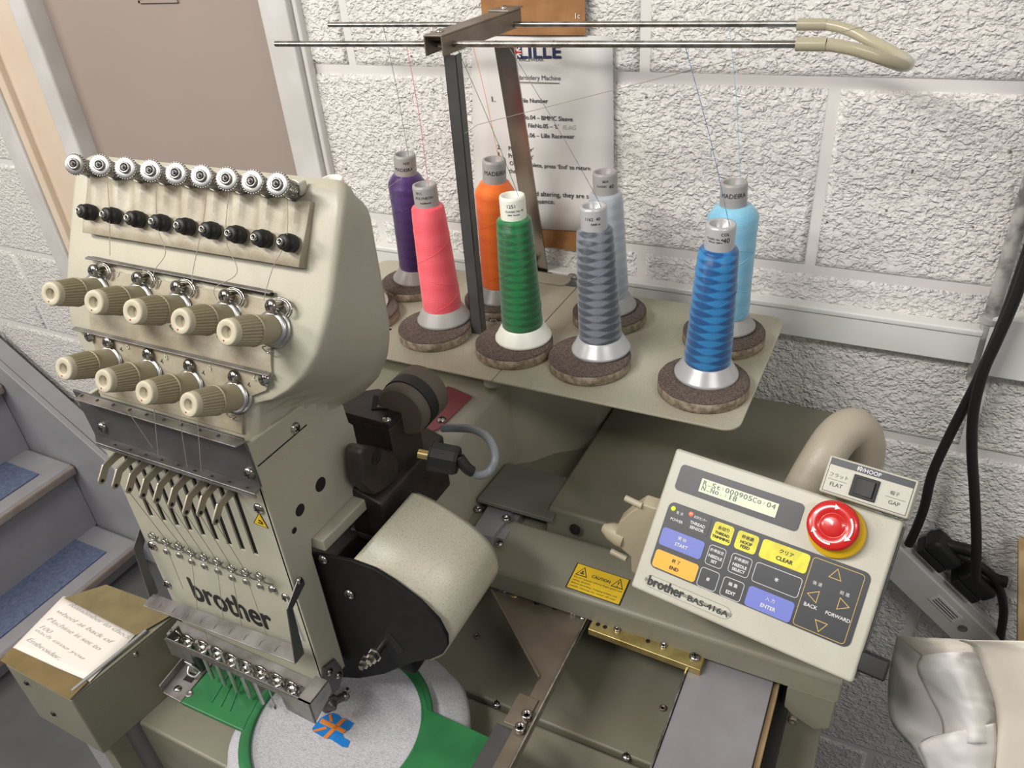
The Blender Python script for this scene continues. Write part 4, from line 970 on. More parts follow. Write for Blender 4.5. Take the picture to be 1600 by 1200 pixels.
for cx_, tx in ((.17, ''), (.83, '!')):
    t3 = [LP(cx_ - .11, .56), LP(cx_ + .11, .56), LP(cx_, .92)]; ct = sum(t3, V()) / 3
    mb.prism(t3, sn * .0002, 'print'); mb.prism([p.lerp(ct, .22) + sn * .0002 for p in t3], sn * .0002, 'sticker')
    if tx: add_text(mb, '!', ct + sn * .0004 + by * .0003, bx, by, 'print', height=H_ * .2, bold=.0001)
    else:
        mb.obox(ct + sn * .0004 - by * .0008, bx, by, sn, W_ * .07, H_ * .05, .0001, 'print'); mb.obox(ct + sn * .0004 + by * .0014, bx, by, sn, W_ * .03, H_ * .07, .0001, 'print')
for k, s in enumerate(('Do not operate without finger guard and', 'safety devices.', 'Before threading, changing bobbin and', 'needle, cleaning etc. switch off main')):
    add_text(mb, s, LP(.06, .47 - k * .115), bx, by, 'print', height=H_ * .075, width=W_ * (.012 * len(s) * 1.9), align='l')
part(mb, 'caution_label', label='yellow caution sticker')

# --- spool tray and guide stand
def rrect(x0, y0, x1, y1, r, corners=(1, 1, 1, 1), n=6):
    out = []
    for (cx, cy, a0), on in zip(((x1 - r, y0 + r, -90), (x1 - r, y1 - r, 0), (x0 + r, y1 - r, 90), (x0 + r, y0 + r, 180)), corners):
        if on: out += [(cx + r * math.cos((a0 + 90 * k / n) * PI / 180), cy + r * math.sin((a0 + 90 * k / n) * PI / 180)) for k in range(n + 1)]
        else: out.append((cx + (r if a0 in (-90, 0) else -r), cy + (r if a0 in (0, 90) else -r)))
    return out
for nm, x0, x1, cr in (('thread_tray', -.72, -.3955, (0, 0, 1, 1)), ('thread_tray', -.3945, -.113, (1, 1, 0, 0))):
    mb = MB(); mb.prism([(x, y, ZT - .003) for x, y in rrect(x0, .655, x1, .910, .018, cr)], (0, 0, .003), 'cream_tex'); part(mb, nm, .0009)
mb = MB(); mb.prism([(x, y, ZT) for x, y in rrect(-.475, .905, -.41, .935, .012)], (0, 0, .003), 'cream'); part(mb, 'rear_tab', .0008)
mb = MB(); mb.cyl((-.42, .70, 1.079), (-.42, .70, ZT - .0031), .012, 'cream'); part(mb, 'tray_spacer')
mb = MB(); mb.cyl((-.55, .84, 1.079), (-.55, .84, ZT - .0031), .012, 'cream'); part(mb, 'tray_spacer')
for x, y in ((893, 431), (769, 500)):
    q = PZ(x, y, ZT + .004); mb = MB(); mb.tube([q + V((math.cos(t) * .005, math.sin(t) * .005, .0004 * t)) for t in [k * .5 for k in range(13)]] + [q + V((.009, -.002, -.003))], .0009, 'steel', 6); part(mb, 'wire_eye')
mb = MB(); mb.lathe([(.0028, 0), (1e-6, .0003)], PZ(608, 515, ZT), (0, 0, 1), 'dark', 12); part(mb, 'tray_hole')
pb = PZ(748, 519, ZT); pt = PY(706, 84, .742)
def bar(a, b, wx, wy, m, name, hollow=False, bevel=.0004):
    a, b = V(a), V(b); ax = (b - a).normalized(); u = (V((1, 0, 0)) - ax * ax.x).normalized(); v = ax.cross(u); mb = MB()
    if hollow:
        for ou, ov, su, sv in ((0, -wy / 2 + .0006, wx, .0012), (-wx / 2 + .0008, 0, .0016, wy), (wx / 2 - .0008, 0, .0016, wy)):
            mb.obox(a + u * ou + v * ov, u, v, ax, su, sv, (b - a).length, m)
    else: mb.obox(a, u, v, ax, wx, wy, (b - a).length, m)
    return part(mb, name, bevel)
bar(pb, pt, .0150, .012, 'sheetdark', 'stand_post', True)
p2 = PZ(843, 424, ZT); p3 = PY(786, 66, .862)
bar(p2, p3, .0255, .003, 'stainless', 'stand_post')
mb = MB(); mb.prism([p2 + V((-.013, -.002, 0)), p2 + V((.020, -.002, 0)), p2 + V((.020, .014, 0)), p2 + V((-.013, .014, 0))], (0, 0, .002), 'sheet'); part(mb, 'post_foot', .0004)
xb1 = -.4565
mb = MB(); mb.prism([(xb1 - .011, .712, 1.474), (xb1 + .011, .712, 1.474), (xb1 + .014, .884, 1.474), (xb1 - .010, .884, 1.474)], (0, 0, .0018), 'brownsteel')
for sx in (-1, 1): mb.prism([(xb1 + sx * .011, .712, 1.474), (xb1 + sx * .011 - sx * .0018, .712, 1.474), (xb1 + .002 + sx * .012 - sx * .0018, .884, 1.474), (xb1 + .002 + sx * .012, .884, 1.474)], (0, 0, -.018), 'brownsteel')
part(mb, 'stand_bracket', .0006)
mb = MB(); mb.prism([(xb1 - .012, .852, 1.476), (xb1 + .016, .848, 1.476), (xb1 + .018, .882, 1.476), (xb1 - .008, .886, 1.476)], (0, 0, .002), 'sheet'); part(mb, 'bracket_cap', .0005)
screw((xb1 + .002, .866, 1.478), (0, 0, 1), .0042); screw((xb1 - .003, .732, 1.476), (0, 0, 1), .0042)
A = PY(430, 69, .73); B = PY(1288, 69, .735); r1 = bar  # front rod
mb = MB(); mb.cyl(A, B, .0031, 'steel', n=14); rod1 = part(mb, 'guide_rod')
A2 = PY(513, 39, .868); B2 = PY(1292, 37, .862)
mb = MB(); mb.cyl(A2, B2, .0031, 'steel', n=14); rod2 = part(mb, 'guide_rod')
for rod, A_, B_ in ((rod1, A, B), (rod2, A2, B2)):
    for k in range(9):
        q = A_.lerp(B_, .06 + .105 * k) + V((0, 0, .0027)); mb = MB(); mb.lathe([(.0014, 0), (1e-6, .0009)], q, (0, 0, 1), 'dark', 8); part(mb, 'rod_hole', parent=rod)
loop = [PY(x, y, yy) for x, y, yy in ((1290, 69, .735), (1335, 77, .737), (1380, 92, .745), (1410, 102, .765), (1417, 97, .80), (1395, 82, .83), (1355, 61, .85), (1320, 45, .858), (1290, 38, .862))]
mb = MB(); mb.tube(loop, .0052, 'amber', 14, sub=6); part(mb, 'rubber_loop', label='yellowed clear tubing')
for A_, B_ in ((PY(1243, 69, .735), PY(1290, 69, .735)), (PY(1245, 38, .862), PY(1290, 38, .862))):
    mb = MB(); mb.cyl(A_, B_, .0056, 'amber'); part(mb, 'tube_sleeve')

# --- control panel
s_p = .74
TL = EYE + ray(1055, 699) * s_p; TR = EYE + ray(1411, 814) * (s_p * .858); BL = EYE + ray(984, 916) * (s_p * .993)
pu = (TR - TL).normalized(); pn0 = pu.cross(BL - TL).normalized(); pn = -pn0 if pn0.z < 0 else pn0; pv = pn.cross(pu).normalized()   # pv points up the slope
PW = (TR - TL).length; PHt = (BL - TL).dot(-pv)
def on(px, py, h=0): return onplane(px, py, TL + pn * h, pn)
def z8(x, y, h=0): return on(960 + x / 2.858, 660 + y / 2.858, h)
def uv(p): d_ = p - TL; return d_.dot(pu), d_.dot(pv)
def UV(u, v, h=0): return TL + pu * u + pv * v + pn * h

body = MB(); body.prism([UV(0, 0, -.030), UV(PW, 0, -.030), UV(PW, -PHt, -.030), UV(0, -PHt, -.030)], pn * .030, 'panelcream')
panel = part(body, 'control_panel', .0028)
mb = MB(); mb.prism([UV(PW + .0002, -.004, -.024), UV(PW + .0002, -.004, -.006), UV(PW + .0002, -PHt + .004, -.006), UV(PW + .0002, -PHt + .004, -.024)], pu * .0008, 'sheetdark'); part(mb, 'side_cover', parent=panel)
def rr2(u0, v0, u1, v1, r, h, n=4): return [UV(x, y, h) for x, y in rrect(min(u0, u1), min(v0, v1), max(u0, u1), max(v0, v1), r, n=n)]
def box8(tl, br, h): 
    a, b = uv(z8(*tl, h)), uv(z8(*br, h)); return a[0], a[1], b[0], b[1]
def film(tl, br, h, th, r, m, name, parent=None, texts=(), outline=None, label=None):
    q = box8(tl, br, h); mb = MB()
    if outline:
        mb.prism(rr2(*q, r, h), pn * th, outline); e = .0005
        mb.prism(rr2(q[0] + e, q[1] - e, q[2] - e, q[3] + e, r - e, h + th), pn * .00015, m)
    else: mb.prism(rr2(*q, r, h), pn * th, m)
    cx, cy = (q[0] + q[2]) / 2, (q[1] + q[3]) / 2; W, H = q[2] - q[0], q[1] - q[3]
    for t in texts:
        s, fx, fy_, hh, tm = t[:5]; wd = t[5] if len(t) > 5 else None
        add_text(mb, s, UV(cx + fx * W, cy + fy_ * H, h + th + .0002), pu, pv, tm, height=hh, width=wd, bold=.00013 if s.isascii() else .00005)
    return part(mb, name, 0, parent or panel, label=label)
film((300, 183), (810, 489), .0002, .0006, .004, 'keypad', 'display_window')
lc_ = film((390, 247), (713, 425), .0010, .0004, .0004, 'lcd', 'display_screen', label='lit pale green screen')
q = box8((390, 247), (713, 425), .0014)
W, H = q[2] - q[0], q[1] - q[3]
mb = MB()
for row, s in ((.72, 'R_St:000905Co:04'), (.34, 'N_No.:18')):
    for k, ch in enumerate(s):
        if ch == '_': mb.obox(UV(q[0] + W * (.055 + .0593 * k), q[3] + H * (row - .12), .0015), pu, pv, pn, W * .04, H * .04, .0001, 'lcdtext'); continue
        low = ch in 'toc'; hh = H * (.35 if not low else .26)
        if ch in ':': hh = H * .15
        if ch == '.': hh = H * .05
        add_text(mb, ch, UV(q[0] + W * (.055 + .0593 * k), q[3] + H * (row - (.0 if not low and ch != '.' else .03 if low else .1)), .0015), pu, pv, 'lcdtext', height=hh, width=W * (.046 if ch not in ':.1' else .012 if ch != '1' else .014), bold=.00005)
part(mb, 'display_digits', parent=panel)
kp = box8((247, 348), (1040, 1008), .0002); 
film((247, 348), (1042, 1010), .0002, .0006, .006, 'keypad', 'keypad_film')
K = .0008; WP = 'whiteprint'; BP = 'print'
film((330, 388), (407, 513), K, .0003, .0025, 'keypad', 'key', outline='printgrey', texts=(('糸切れセンサー', .06, .27, .0028, WP, .0125), ('THREAD', .02, -.05, .0026, WP), ('SENSOR', .04, -.27, .0026, WP)))
film((449, 437), (509, 553), K, .0005, .0028, 'kyellow', 'key', texts=(('糸切り', 0, .24, .0034, BP), ('THREAD', .0, -.04, .0024, BP), ('TRIMMING', .0, -.26, .0024, BP)))
film((553, 477), (621, 592), K, .0005, .0028, 'kyellow', 'key', texts=(('枠退避', 0, .24, .0034, BP), ('HOOP', 0, -.05, .0026, BP), ('FEED', 0, -.27, .0026, BP)))
film((664, 515), (848, 677), K, .0005, .0028, 'kyellow', 'key', texts=(('クリア', .03, .18, .0036, BP), ('CLEAR', .03, -.20, .0034, BP)))
film((217, 463), (378, 613), K, .0005, .0028, 'kblue', 'key', texts=(('開 始', 0, .2, .0034, WP), ('START', .02, -.16, .0030, WP)))
film((187, 561), (351, 715), K, .0005, .0028, 'korange', 'key', texts=(('終 了', 0, .2, .0034, BP), ('END', .0, -.2, .0030, BP)))
film((425, 540), (472, 656), K, .0003, .0028, 'keypad', 'key', outline='whiteprint', texts=(('針棒設定', 0, .26, .0030, WP), ('NEEDLE', 0, -.04, .0025, WP), ('SET', .0, -.27, .0025, WP)))
film((526, 577), (589, 697), K, .0003, .0028, 'keypad', 'key', outline='whiteprint', texts=(('針棒選択', 0, .26, .0030, WP), ('NEEDLE', 0, -.04, .0025, WP), ('SELECT', .0, -.27, .0025, WP)))
film((387, 640), (443, 758), K, .0003, .0028, 'keypad', 'key', outline='whiteprint', texts=(('#', 0, .0, .0032, WP),))
film((489, 682), (553, 804), K, .0003, .0028, 'keypad', 'key', outline='whiteprint', texts=(('編 集', 0, .22, .0034, WP), ('EDIT', 0, -.2, .0028, WP)))
film((633, 618), (811, 786), K, .0003, .0028, 'keypad', 'key', outline='whiteprint', texts=(('*', 0, .0, .0034, WP),))
film((601, 724), (776, 895), K, .0005, .0028, 'kblue', 'key', texts=(('入 力', 0, .2, .0034, WP), ('ENTER', 0, -.18, .0030, WP)))
film((886, 596), (1020, 992), K, .0002, .0030, 'keypad', 'arrow_field', outline='gold')
for cx, cy, rot in ((985, 682, 90), (888, 772, 180), (1012, 812, 0), (915, 903, 270)):
    c = z8(cx, cy, K + .0004); mb = MB()
    T_ = lambda r: [c + pu * (r * math.cos((rot + k * 120) * PI / 180)) + pv * (r * math.sin((rot + k * 120) * PI / 180)) for k in range(3)]
    mb.prism(T_(.0062), pn * .0002, 'gold'); mb.prism([p + pn * .0002 for p in T_(.0050)], pn * .00015, 'keypad'); part(mb, 'arrow_key', parent=panel)
mb = MB()
for s, x, y, hh in (('後 退', 903, 718, .0032), ('BACK', 872, 817, .0030), ('前 進', 1025, 763, .0032), ('FORWARD', 993, 866, .0028), ('電 源', 289, 405, .0028), ('POWER', 275, 437, .0025)):
    add_text(mb, s, z8(x, y, K + .0004), pu, pv, WP, height=hh, bold=.00008 if s.isascii() else 0)
part(mb, 'key_captions', parent=panel, kind='stuff')
mb = MB(); q = box8((141, 671), (510, 888), .0001); mb.prism(rr2(*q, .007, .0001), pn * .0001, 'printgrey'); e = .0003; mb.prism(rr2(q[0] + e, q[1] - e, q[2] - e, q[3] + e, .0067, .0003), pn * .0001, 'panelcream')
add_text(mb, 'brother', z8(226, 733, .0009), pu, pv, 'print', width=(z8(307, 765) - z8(147, 700)).length * .98, height=.0085, bold=.00035)
add_text(mb, 'BAS-416A', z8(412, 818, .0009), pu, pv, 'print', width=(z8(503, 850) - z8(321, 786)).length, height=.0050, bold=.0001)
part(mb, 'model_lettering', parent=panel)
for x, y, m, nm in ((260, 383, 'ledgreen', 'green_lamp'), (339, 408, 'ledred', 'red_lamp')):
    mb = MB(); mb.lathe([(.0022, 0), (.0021, .0006), (.001, .0009), (1e-6, .0009)], z8(x, y, K + .0003), pn, m, 16); part(mb, nm, parent=panel)
# emergency stop
eb = z8(990, 482, 0)
mb = MB(); mb.lathe([(.0232, 0), (.0232, .004), (.0222, .010), (.0150, .010), (.0150, .012)], eb, pn, 'yellow', 48); part(mb, 'stop_button_base', parent=panel, label='yellow stop button base')
eb = z8(971, 458, .018) - pn * .018
mb = MB(); mb.lathe([(.0150, .010), (.0190, .011), (.0205, .013), (.0208, .017), (.0200, .0195), (.0180, .0208), (.0105, .0214), (.0100, .0208), (.0095, .0214), (.0060, .0220), (1e-6, .0222)], eb, pn, 'red', 56); part(mb, 'stop_button', parent=panel, label='red mushroom button')
mb = MB()
for a0 in (160, 280, 40):
    n = 10; R1, R2 = .0162, .0146; pts = []
    arcp = [(a0 - 62 * k / n) * PI / 180 for k in range(n + 1)]
    hh = .0214
    pr_ = lambda r, a: eb + pn * (hh + .0002) + (pu * math.cos(a) + pv * math.sin(a)) * r
    for k in range(n): mb.add([pr_(R1, arcp[k]), pr_(R1, arcp[k + 1]), pr_(R2, arcp[k + 1]), pr_(R2, arcp[k])], [(0, 3, 2, 1)], 'whiteprint')
    a_ = arcp[-1]; mb.add([pr_(.0178, a_), pr_(.0130, a_), pr_(.0152, a_ - .28)], [(0, 1, 2)], 'whiteprint')
part(mb, 'button_arrows', parent=panel)
# hoop switch box
hb = .010
h0 = uv(z8(962, 142, hb)); h1 = uv(z8(1358, 262, hb)); h3 = uv(z8(905, 303, hb))
hx0, hx1 = (h0[0] + h3[0]) / 2, h1[0]; hy1, hy0 = h0[1], h3[1]
mb = MB(); mb.prism([UV(hx0, hy0, -.022), UV(hx1, hy0, -.022), UV(hx1, hy1, -.022), UV(hx0, hy1, -.022)], pn * (.022 + hb), 'panelcream'); hbx = part(mb, 'hoop_switch_box', .0015)
HW, HH = hx1 - hx0, hy1 - hy0
HP = lambda u, v, h=0: UV(hx0 + HW * u, hy0 + HH * v, hb + h)
mb = MB(); mb.prism([HP(.03, .06, .0001), HP(.97, .06, .0001), HP(.97, .94, .0001), HP(.03, .94, .0001)], pn * .0001, 'print'); mb.prism([HP(.037, .075, .0002), HP(.963, .075, .0002), HP(.963, .925, .0002), HP(.037, .925, .0002)], pn * .0001, 'panelcream')
mb.prism([HP(.03, .77, .0003), HP(.97, .77, .0003), HP(.97, .95, .0003), HP(.03, .95, .0003)], pn * .0001, 'keypad')
add_text(mb, '枠/HOOP', HP(.47, .86, .0006), pu, pv, WP, height=.0042, bold=.0001)
for s, u, v, hh in (('フラット', .17, .52, .0034), ('FLAT', .17, .28, .0032), ('帽子', .80, .52, .0034), ('GAP', .82, .28, .0032)): add_text(mb, s, HP(u, v, .0004), pu, pv, 'printgrey' if hh > .0033 else 'print', height=hh)
for u in (.17, .82): mb.obox(HP(u, .40, .0003), pu, pv, pn, HW * .22, .0003, .0001, 'print')
part(mb, 'switch_legend', parent=hbx)
mb = MB(); mb.obox(HP(.475, .42, .0), pu, pv, pn, HW * .29, HH * .56, .0022, 'rubber'); part(mb, 'rocker_frame', .0006, parent=hbx)
c = HP(.475, .42, .0022); mb = MB(); a_, b__ = HW * .105, HH * .21
mb.prism([c + pu * x - pv * b__ + pn * h for x, h in ((-a_, -.001), (-a_, .0008), (0, .0006), (a_, .0026), (a_, -.001))], pv * (2 * b__), 'rubber'); part(mb, 'rocker', .0004, parent=hbx)
mb = MB(); mb.obox(UV(PW * .5, -PHt * .25, -.075), pu, pv, pn, .05, .03, .045, 'cream_deck'); part(mb, 'panel_bracket', .002)
kb = UV(PW + .010, -PHt * .86, -.016); mb = MB(); mb.obox(kb, pu, pv, pn, .022, .017, .014, 'rubber'); part(mb, 'tilt_knob', .002)
# connector plugged into the left side of the panel
c = PY(985, 830, .548)
mb = MB(); q = [PY(x, y, .545) for x, y in ((1003, 788), (984, 800), (966, 815), (955, 848), (970, 858), (984, 870), (985, 893), (1010, 908), (1040, 800))]; mb.prism(q, (0, .016, 0), 'beigeplastic'); dc = part(mb, 'cable_connector', .0015, label='beige plug')
mb = MB(); a = PY(946, 826, .553); b_ = PY(968, 836, .553); mb.tube([PY(905, 800, .60) + V((0, 0, -.02)), PY(930, 815, .57), a, b_], lambda t: .010 * (.55 + .45 * t), 'beigeplastic', 14, sub=3)
mb = MB(); mb.lathe([(.004, 0), (.009, .008), (.0115, .018), (.0115, .024)], a - (b_ - a).normalized() * .004, b_ - a, 'beigeplastic', 18); part(mb, 'strain_relief', parent=dc)
for x, y in ((1002, 790), (978, 873)):
    p = PY(x, y, .545); mb = MB(); mb.cyl(p - pu * .0, p + (pu * -.018) + V((0, 0, .002)), .0032, 'knobtip', n=12); part(mb, 'thumb_screw', parent=dc)
# conduit arch behind the panel
hz = [PY(x, y, yy) for x, y, yy in ((1215, 850, .60), (1250, 775, .62), (1284, 715, .64), (1309, 680, .66), (1333, 668, .675), (1348, 690, .685), (1345, 730, .69), (1335, 790, .69))]
mb = MB(); mb.tube(hz, .0195, 'hose', 20, sub=6); part(mb, 'cable_conduit')

# --- note box on the left
NBX = empty('note_box', (-.757, .30, .0), 'grey green sheet metal box with a taped note, left of the machine', 'box')
Q = [PZ(5, 1035, .9), PZ(165, 915, .9), PZ(278, 955, .9), PZ(109, 1093, .9)]
mb = MB(); mb.prism([p - V((0, 0, .003)) for p in Q], (0, 0, -.098), 'cream_deck'); mb.build('box_body', NBX, bevel=.002)
mb = MB(); mb.prism(Q, (0, 0, -.0025), 'cream_deck'); mb.build('box_lid', NBX, bevel=.0008)
mb = MB(); mb.box((-.735, .24, .30), (-.712, .262, .80), 'cream_deck'); mb.box((-.80, .25, 0), (-.74, .30, .80), 'stairgrey'); mb.build('box_leg', NBX, bevel=.001)
U = (Q[2] - Q[1]).normalized(); Vv = (Q[1] - Q[0]).normalized(); QP = lambda u, v, h=0: (Q[0] * (1 - u) + Q[3] * u) * (1 - v) + (Q[1] * (1 - u) + Q[2] * u) * v + V((0, 0, h))
mb = MB(); a, b_ = QP(.955, .05, .0035), QP(.955, .72, .0035); mb.cyl(a, b_, .0022, 'alu'); mb.build('lid_hinge_rod', NBX)
for p in (PX(155, 1001 + 18, Q[2].x), ): pass
mb = MB(); c = QP(1.0, .55, -.010); mb.lathe([(.004, 0), (.003, .002), (1e-6, .0025)], c, (1, 0, 0), 'steel', 12); mb.build('screw', NBX)
for f, z in ((.25, -.02), (.42, -.065)):
    mb = MB(); c = QP(f, 0, z); mb.lathe([(.0035, 0), (.003, .002), (1e-6, .0025)], c + V((0, 0, 0)), (0, -1, 0), 'rubber', 12); mb.build('screw', NBX)
# paper note
nt_ = empty('handwritten_note', QP(.5, .5, .001), 'white handwritten paper note taped on the metal box lid', 'note')
N4 = [PZ(18, 1015, .9012), PZ(99, 932, .9012), PZ(213, 991, .9012), PZ(140, 1066, .9012)]
vs = []; fs = []
for j in range(9):
    for i in range(9):
        p = N4[0].lerp(N4[3], i / 8).lerp(N4[1].lerp(N4[2], i / 8), j / 8); p.z = .9022 + .0004 * math.sin(i * .9) * (1 - abs(j - 4) / 4.0); vs.append(p)
fs = [(j * 9 + i, j * 9 + i + 1, (j + 1) * 9 + i + 1, (j + 1) * 9 + i) for j in range(8) for i in range(8)]
mb = MB(); mb.add(vs, fs, 'note', True); o = mb.build('note_sheet', nt_); s_ = o.modifiers.new('s', 'SOLIDIFY'); s_.thickness = .0003; s_.offset = -1
nx_ = (PZ(205, 1000, .905) - PZ(108, 945, .905)).normalized(); ny_ = V((0, 0, 1)).cross(nx_)
lines = [('Remember to check', (108, 944), (204, 997)), ('wheel at back of', (88, 956), (177, 1003)), ('Machine is set to', (72, 968), (158, 1012)), ('100', (62, 979), (80, 988)), ('each time you', (52, 986), (132, 1028)), ('Embroider.', (40, 1000), (95, 1027))]
NX_ = [PZ(*l[1], .9055) for l in lines]
mb = MB()
for s, l, r in lines:
    A, B = PZ(l[0], l[1], .9029), PZ(r[0], r[1], .9029)
    add_text(mb, s, (A + B) / 2, nx_, ny_, 'pencil', width=(B - A).length, height=.0052, shear=.35)
mb.build('handwriting', nt_)
for lab, P4, m in (('brown parcel tape across the back of the taped note', [PZ(x, y, .9031) for x, y in ((100, 935), (165, 914), (278, 955), (212, 993))], 'tape'),
                ('brown parcel tape across the front of the taped note', [PZ(x, y, .9031) for x, y in ((0, 1033), (18, 1012), (136, 1066), (108, 1094))], 'tape2')):
    mb = MB(); n = 10
    # ragged strip following the lid
    A, B, C_, D_ = P4; top_ = [A.lerp(D_, k / n) for k in range(n + 1)] if m == 'tape2' else [A.lerp(B, 0) for _ in ()]
    mb.prism(P4, (0, 0, .0005), m)
    mb.build('parcel_tape', bevel=0, label=lab, cat='tape')

# --- felt pads and thread spools
def pad(px_, py_, r, lab):
    c = PZ(px_, py_, ZT + .0145); c.z = ZT + .0002
    e = empty('felt_pad', c, lab, 'felt pad', 'round felt pads on the thread tray')
    mb = MB(); mb.lathe([(r * .97, 0), (r, .001), (r * 1.0, .0112), (r * .985, .0120)], c, (0, 0, 1), 'feltside', 48); mb.build('pad_base', e)
    mb = MB(); n = 64; vs = [c + V((0, 0, .0141))]
    for ring_, h in ((.5, .0143), (.93, .0141), (.995, .0133), (.995, .0121)):
        for k in range(n):
            a_ = 2 * PI * k / n; rr = r * ring_ * (1 + .012 * noise.noise(V((math.cos(a_) * 5, math.sin(a_) * 5, px_)))); vs.append(c + V((rr * math.cos(a_), rr * math.sin(a_), h)))
    fs = [(0, 1 + k, 1 + (k + 1) % n) for k in range(n)]
    for q in range(3):
        for k in range(n): j = (k + 1) % n; fs.append((1 + q * n + k, 1 + (q + 1) * n + k, 1 + (q + 1) * n + j, 1 + q * n + j))
    mb.add(vs, fs, 'felt', True); mb.build('felt_top', e)
    return c
def spool(bx_, by_, tx_, ty_, kind, tm, cm, words, lab, H=.183, dy=0):
    b = PZ(bx_, by_, ZT + .0147); b.z = ZT + .0147
    t = PY(tx_, ty_, b.y + dy)
    ax = (t - b).normalized(); H = (t - b).length + .001
    e = empty('thread_spool', b, lab, 'thread spool', 'cone spools of embroidery thread')
    rb = .0345
    # frame aligned mesh: build on z then rotate the object so patterns follow the spool
    def lay(mb, name, parent=e, label=None):
        o = mb.build(name, parent, recentre=False, label=label)
        return o
    rot = ax.to_track_quat('Z', 'Y')
    e.rotation_euler = rot.to_euler()
    def fin(o): o.matrix_parent_inverse = Matrix(); o.location = (0, 0, 0); return o
    k = H / .183
    foot = [(rb * .98, 0), (rb, .0012), (rb, .0030), (rb * .97, .0040), (.0268, .0165), (.0250, .0185)]
    if kind == 'slim': wind = [(.0245, .0185), (.0248, .021), (.0236, .060), (.0222, .100), (.0206, .140), (.0196, .1535), (.0180, .1560), (.0150, .1570)]
    else:
        f_ = 1.0 if kind == 'fat' else 1.12
        wind = [(.0195 * f_, .0185), (.0200 * f_, .021), (.0212 * f_, .06), (.0232 * f_, .11), (.0250 * f_, .1395), (.0246 * f_, .1445), (.0180 * f_, .1550), (.0150, .1565)]
        foot = [(rb * .85, 0), (rb * .88, .0012), (rb * .88, .0030), (rb * .85, .0040), (.0225, .0150), (.0200, .0185)]
    neck = [(.0146, .150), (.0146, .1795), (.0140, .1828), (.0118, .1832), (.0108, .1820), (.0106, .165), (1e-6, .164)]
    sc = lambda pr: [(r, h * k) for r, h in pr]
    Z = V((0, 0, 1)); O = V((0, 0, 0))
    mb = MB(); mb.lathe(sc(foot), O, Z, cm, 48); fin(lay(mb, 'cone_foot'))
    mb = MB(); mb.lathe(sc(smooth2(wind)), O, Z, tm, 56); fin(lay(mb, 'wound_thread'))
    W_ = wind[1:-3] if kind == 'slim' else wind[1:5]
    rz = lambda h: tab([(q, r) for r, q in W_], h)
    h0, h1 = W_[0][1], W_[-1][1]
    for tn, sg, ph in ((1.6, 1, bx_ * .1), (2.3, -1, bx_ * .07 + 1)):
        mb = MB(); mb.tube([V((math.cos(sg * tn * 2 * PI * q / 70 + ph) * (rz(h0 + (h1 - h0) * q / 70) + .0002), math.sin(sg * tn * 2 * PI * q / 70 + ph) * (rz(h0 + (h1 - h0) * q / 70) + .0002), (h0 + (h1 - h0) * q / 70) * k)) for q in range(71)], .00028, tm, 4); fin(lay(mb, 'crossing_strand'))
    mb = MB(); mb.lathe(sc(neck), O, Z, cm, 32); mb.lathe([(.0107, .166 * k), (1e-6, .166 * k)], O, Z, 'felt', 20); fin(lay(mb, 'cone_neck'))
    # printing bent round the neck, facing the viewer
    inv = rot.to_matrix().inverted(); vd = inv @ (EYE - t); a0 = math.atan2(vd.y, vd.x)
    mb = MB()
    for s, zz, hh, off in words:
        R_ = .01475
        add_text(mb, s, O, (1, 0, 0), (0, 1, 0), 'print', height=hh, warp=lambda a, b2: V((R_ * math.cos(a0 + off + a / R_), R_ * math.sin(a0 + off + a / R_), zz * k + b2)), bold=.00006)
    if words: fin(lay(mb, 'neck_print'))
    return e, t
def smooth2(p): return p
TM = {k: thread_mat(k + '_thread', *v) for k, v in dict(
    purple=((72, 34, 108), (56, 24, 88), .38, 230, .35), pink=((250, 100, 112), (240, 84, 98), .5, 120, .25), orange=((255, 122, 28), (246, 106, 18), .5, 170, .3),
    green=((20, 120, 62), (8, 86, 42), .34, 330, .6), grey=((128, 134, 144), (74, 80, 90), .3, 330, .8), silver=((178, 184, 190), (160, 166, 174), .35, 220, .4),
    blue=((44, 136, 200), (10, 82, 142), .3, 330, .8), sky=((142, 202, 228), (126, 190, 220), .4, 150, .3)).items()}
TM['white'] = M['white']
pads = [(678, 507, .047, 'felt pad under the coral pink spool'), (802, 531, .0475, 'felt pad under the green spool'), (920, 553, .048, 'felt pad under the dark grey spool, nearest the seam'),
        (1098, 590, .049, 'felt pad under the bright blue spool at the tray corner'), (1130, 515, .048, 'felt pad behind, under the pale sky blue spool'), (951, 483, .047, 'felt pad behind, under the silver grey spool'),
        (778, 462, .0465, 'felt pad behind, under the orange spool'), (645, 436, .0465, 'felt pad at the back left under the purple spool'), (568, 483, .0465, 'felt pad mostly hidden behind the machine head')]
for p in pads: pad(*p)
S1 = spool(693, 497, 662, 289, 'slim', TM['pink'], 'capgrey', (('POLYNEON', .170, .0030, -.2), ('Multifilament', .164, .0018, -.1), ('1911', .176, .0032, -.6)), 'coral pink thread cone on its felt pad, front row left')
S2 = spool(817, 526, 799, 306, 'slim', TM['green'], 'capwhite', (('1251', .1745, .0040, -.15), ('CLASSIC No. 40', .1685, .0022, .1), ('100% Viscose', .1645, .0018, .0)), 'dark green thread cone with a white foot and white neck')
S3 = spool(938, 544, 926, 322, 'slim', TM['grey'], 'silverplastic', (('1162  40', .172, .0034, -.1), ('5000 m', .166, .0024, .1)), 'dark grey thread cone on a silver foot, front row middle')
S4 = spool(1102, 583, 1126, 350, 'slim', TM['blue'], 'silverplastic', (('40', .170, .0050, .45), ('CLASSIC No. 40', .171, .0018, -.35), ('5500 yds / 5000 m', .1675, .0018, -.3), ('COL', .1765, .0030, .35)), 'bright blue thread cone on a silver foot, front row right')
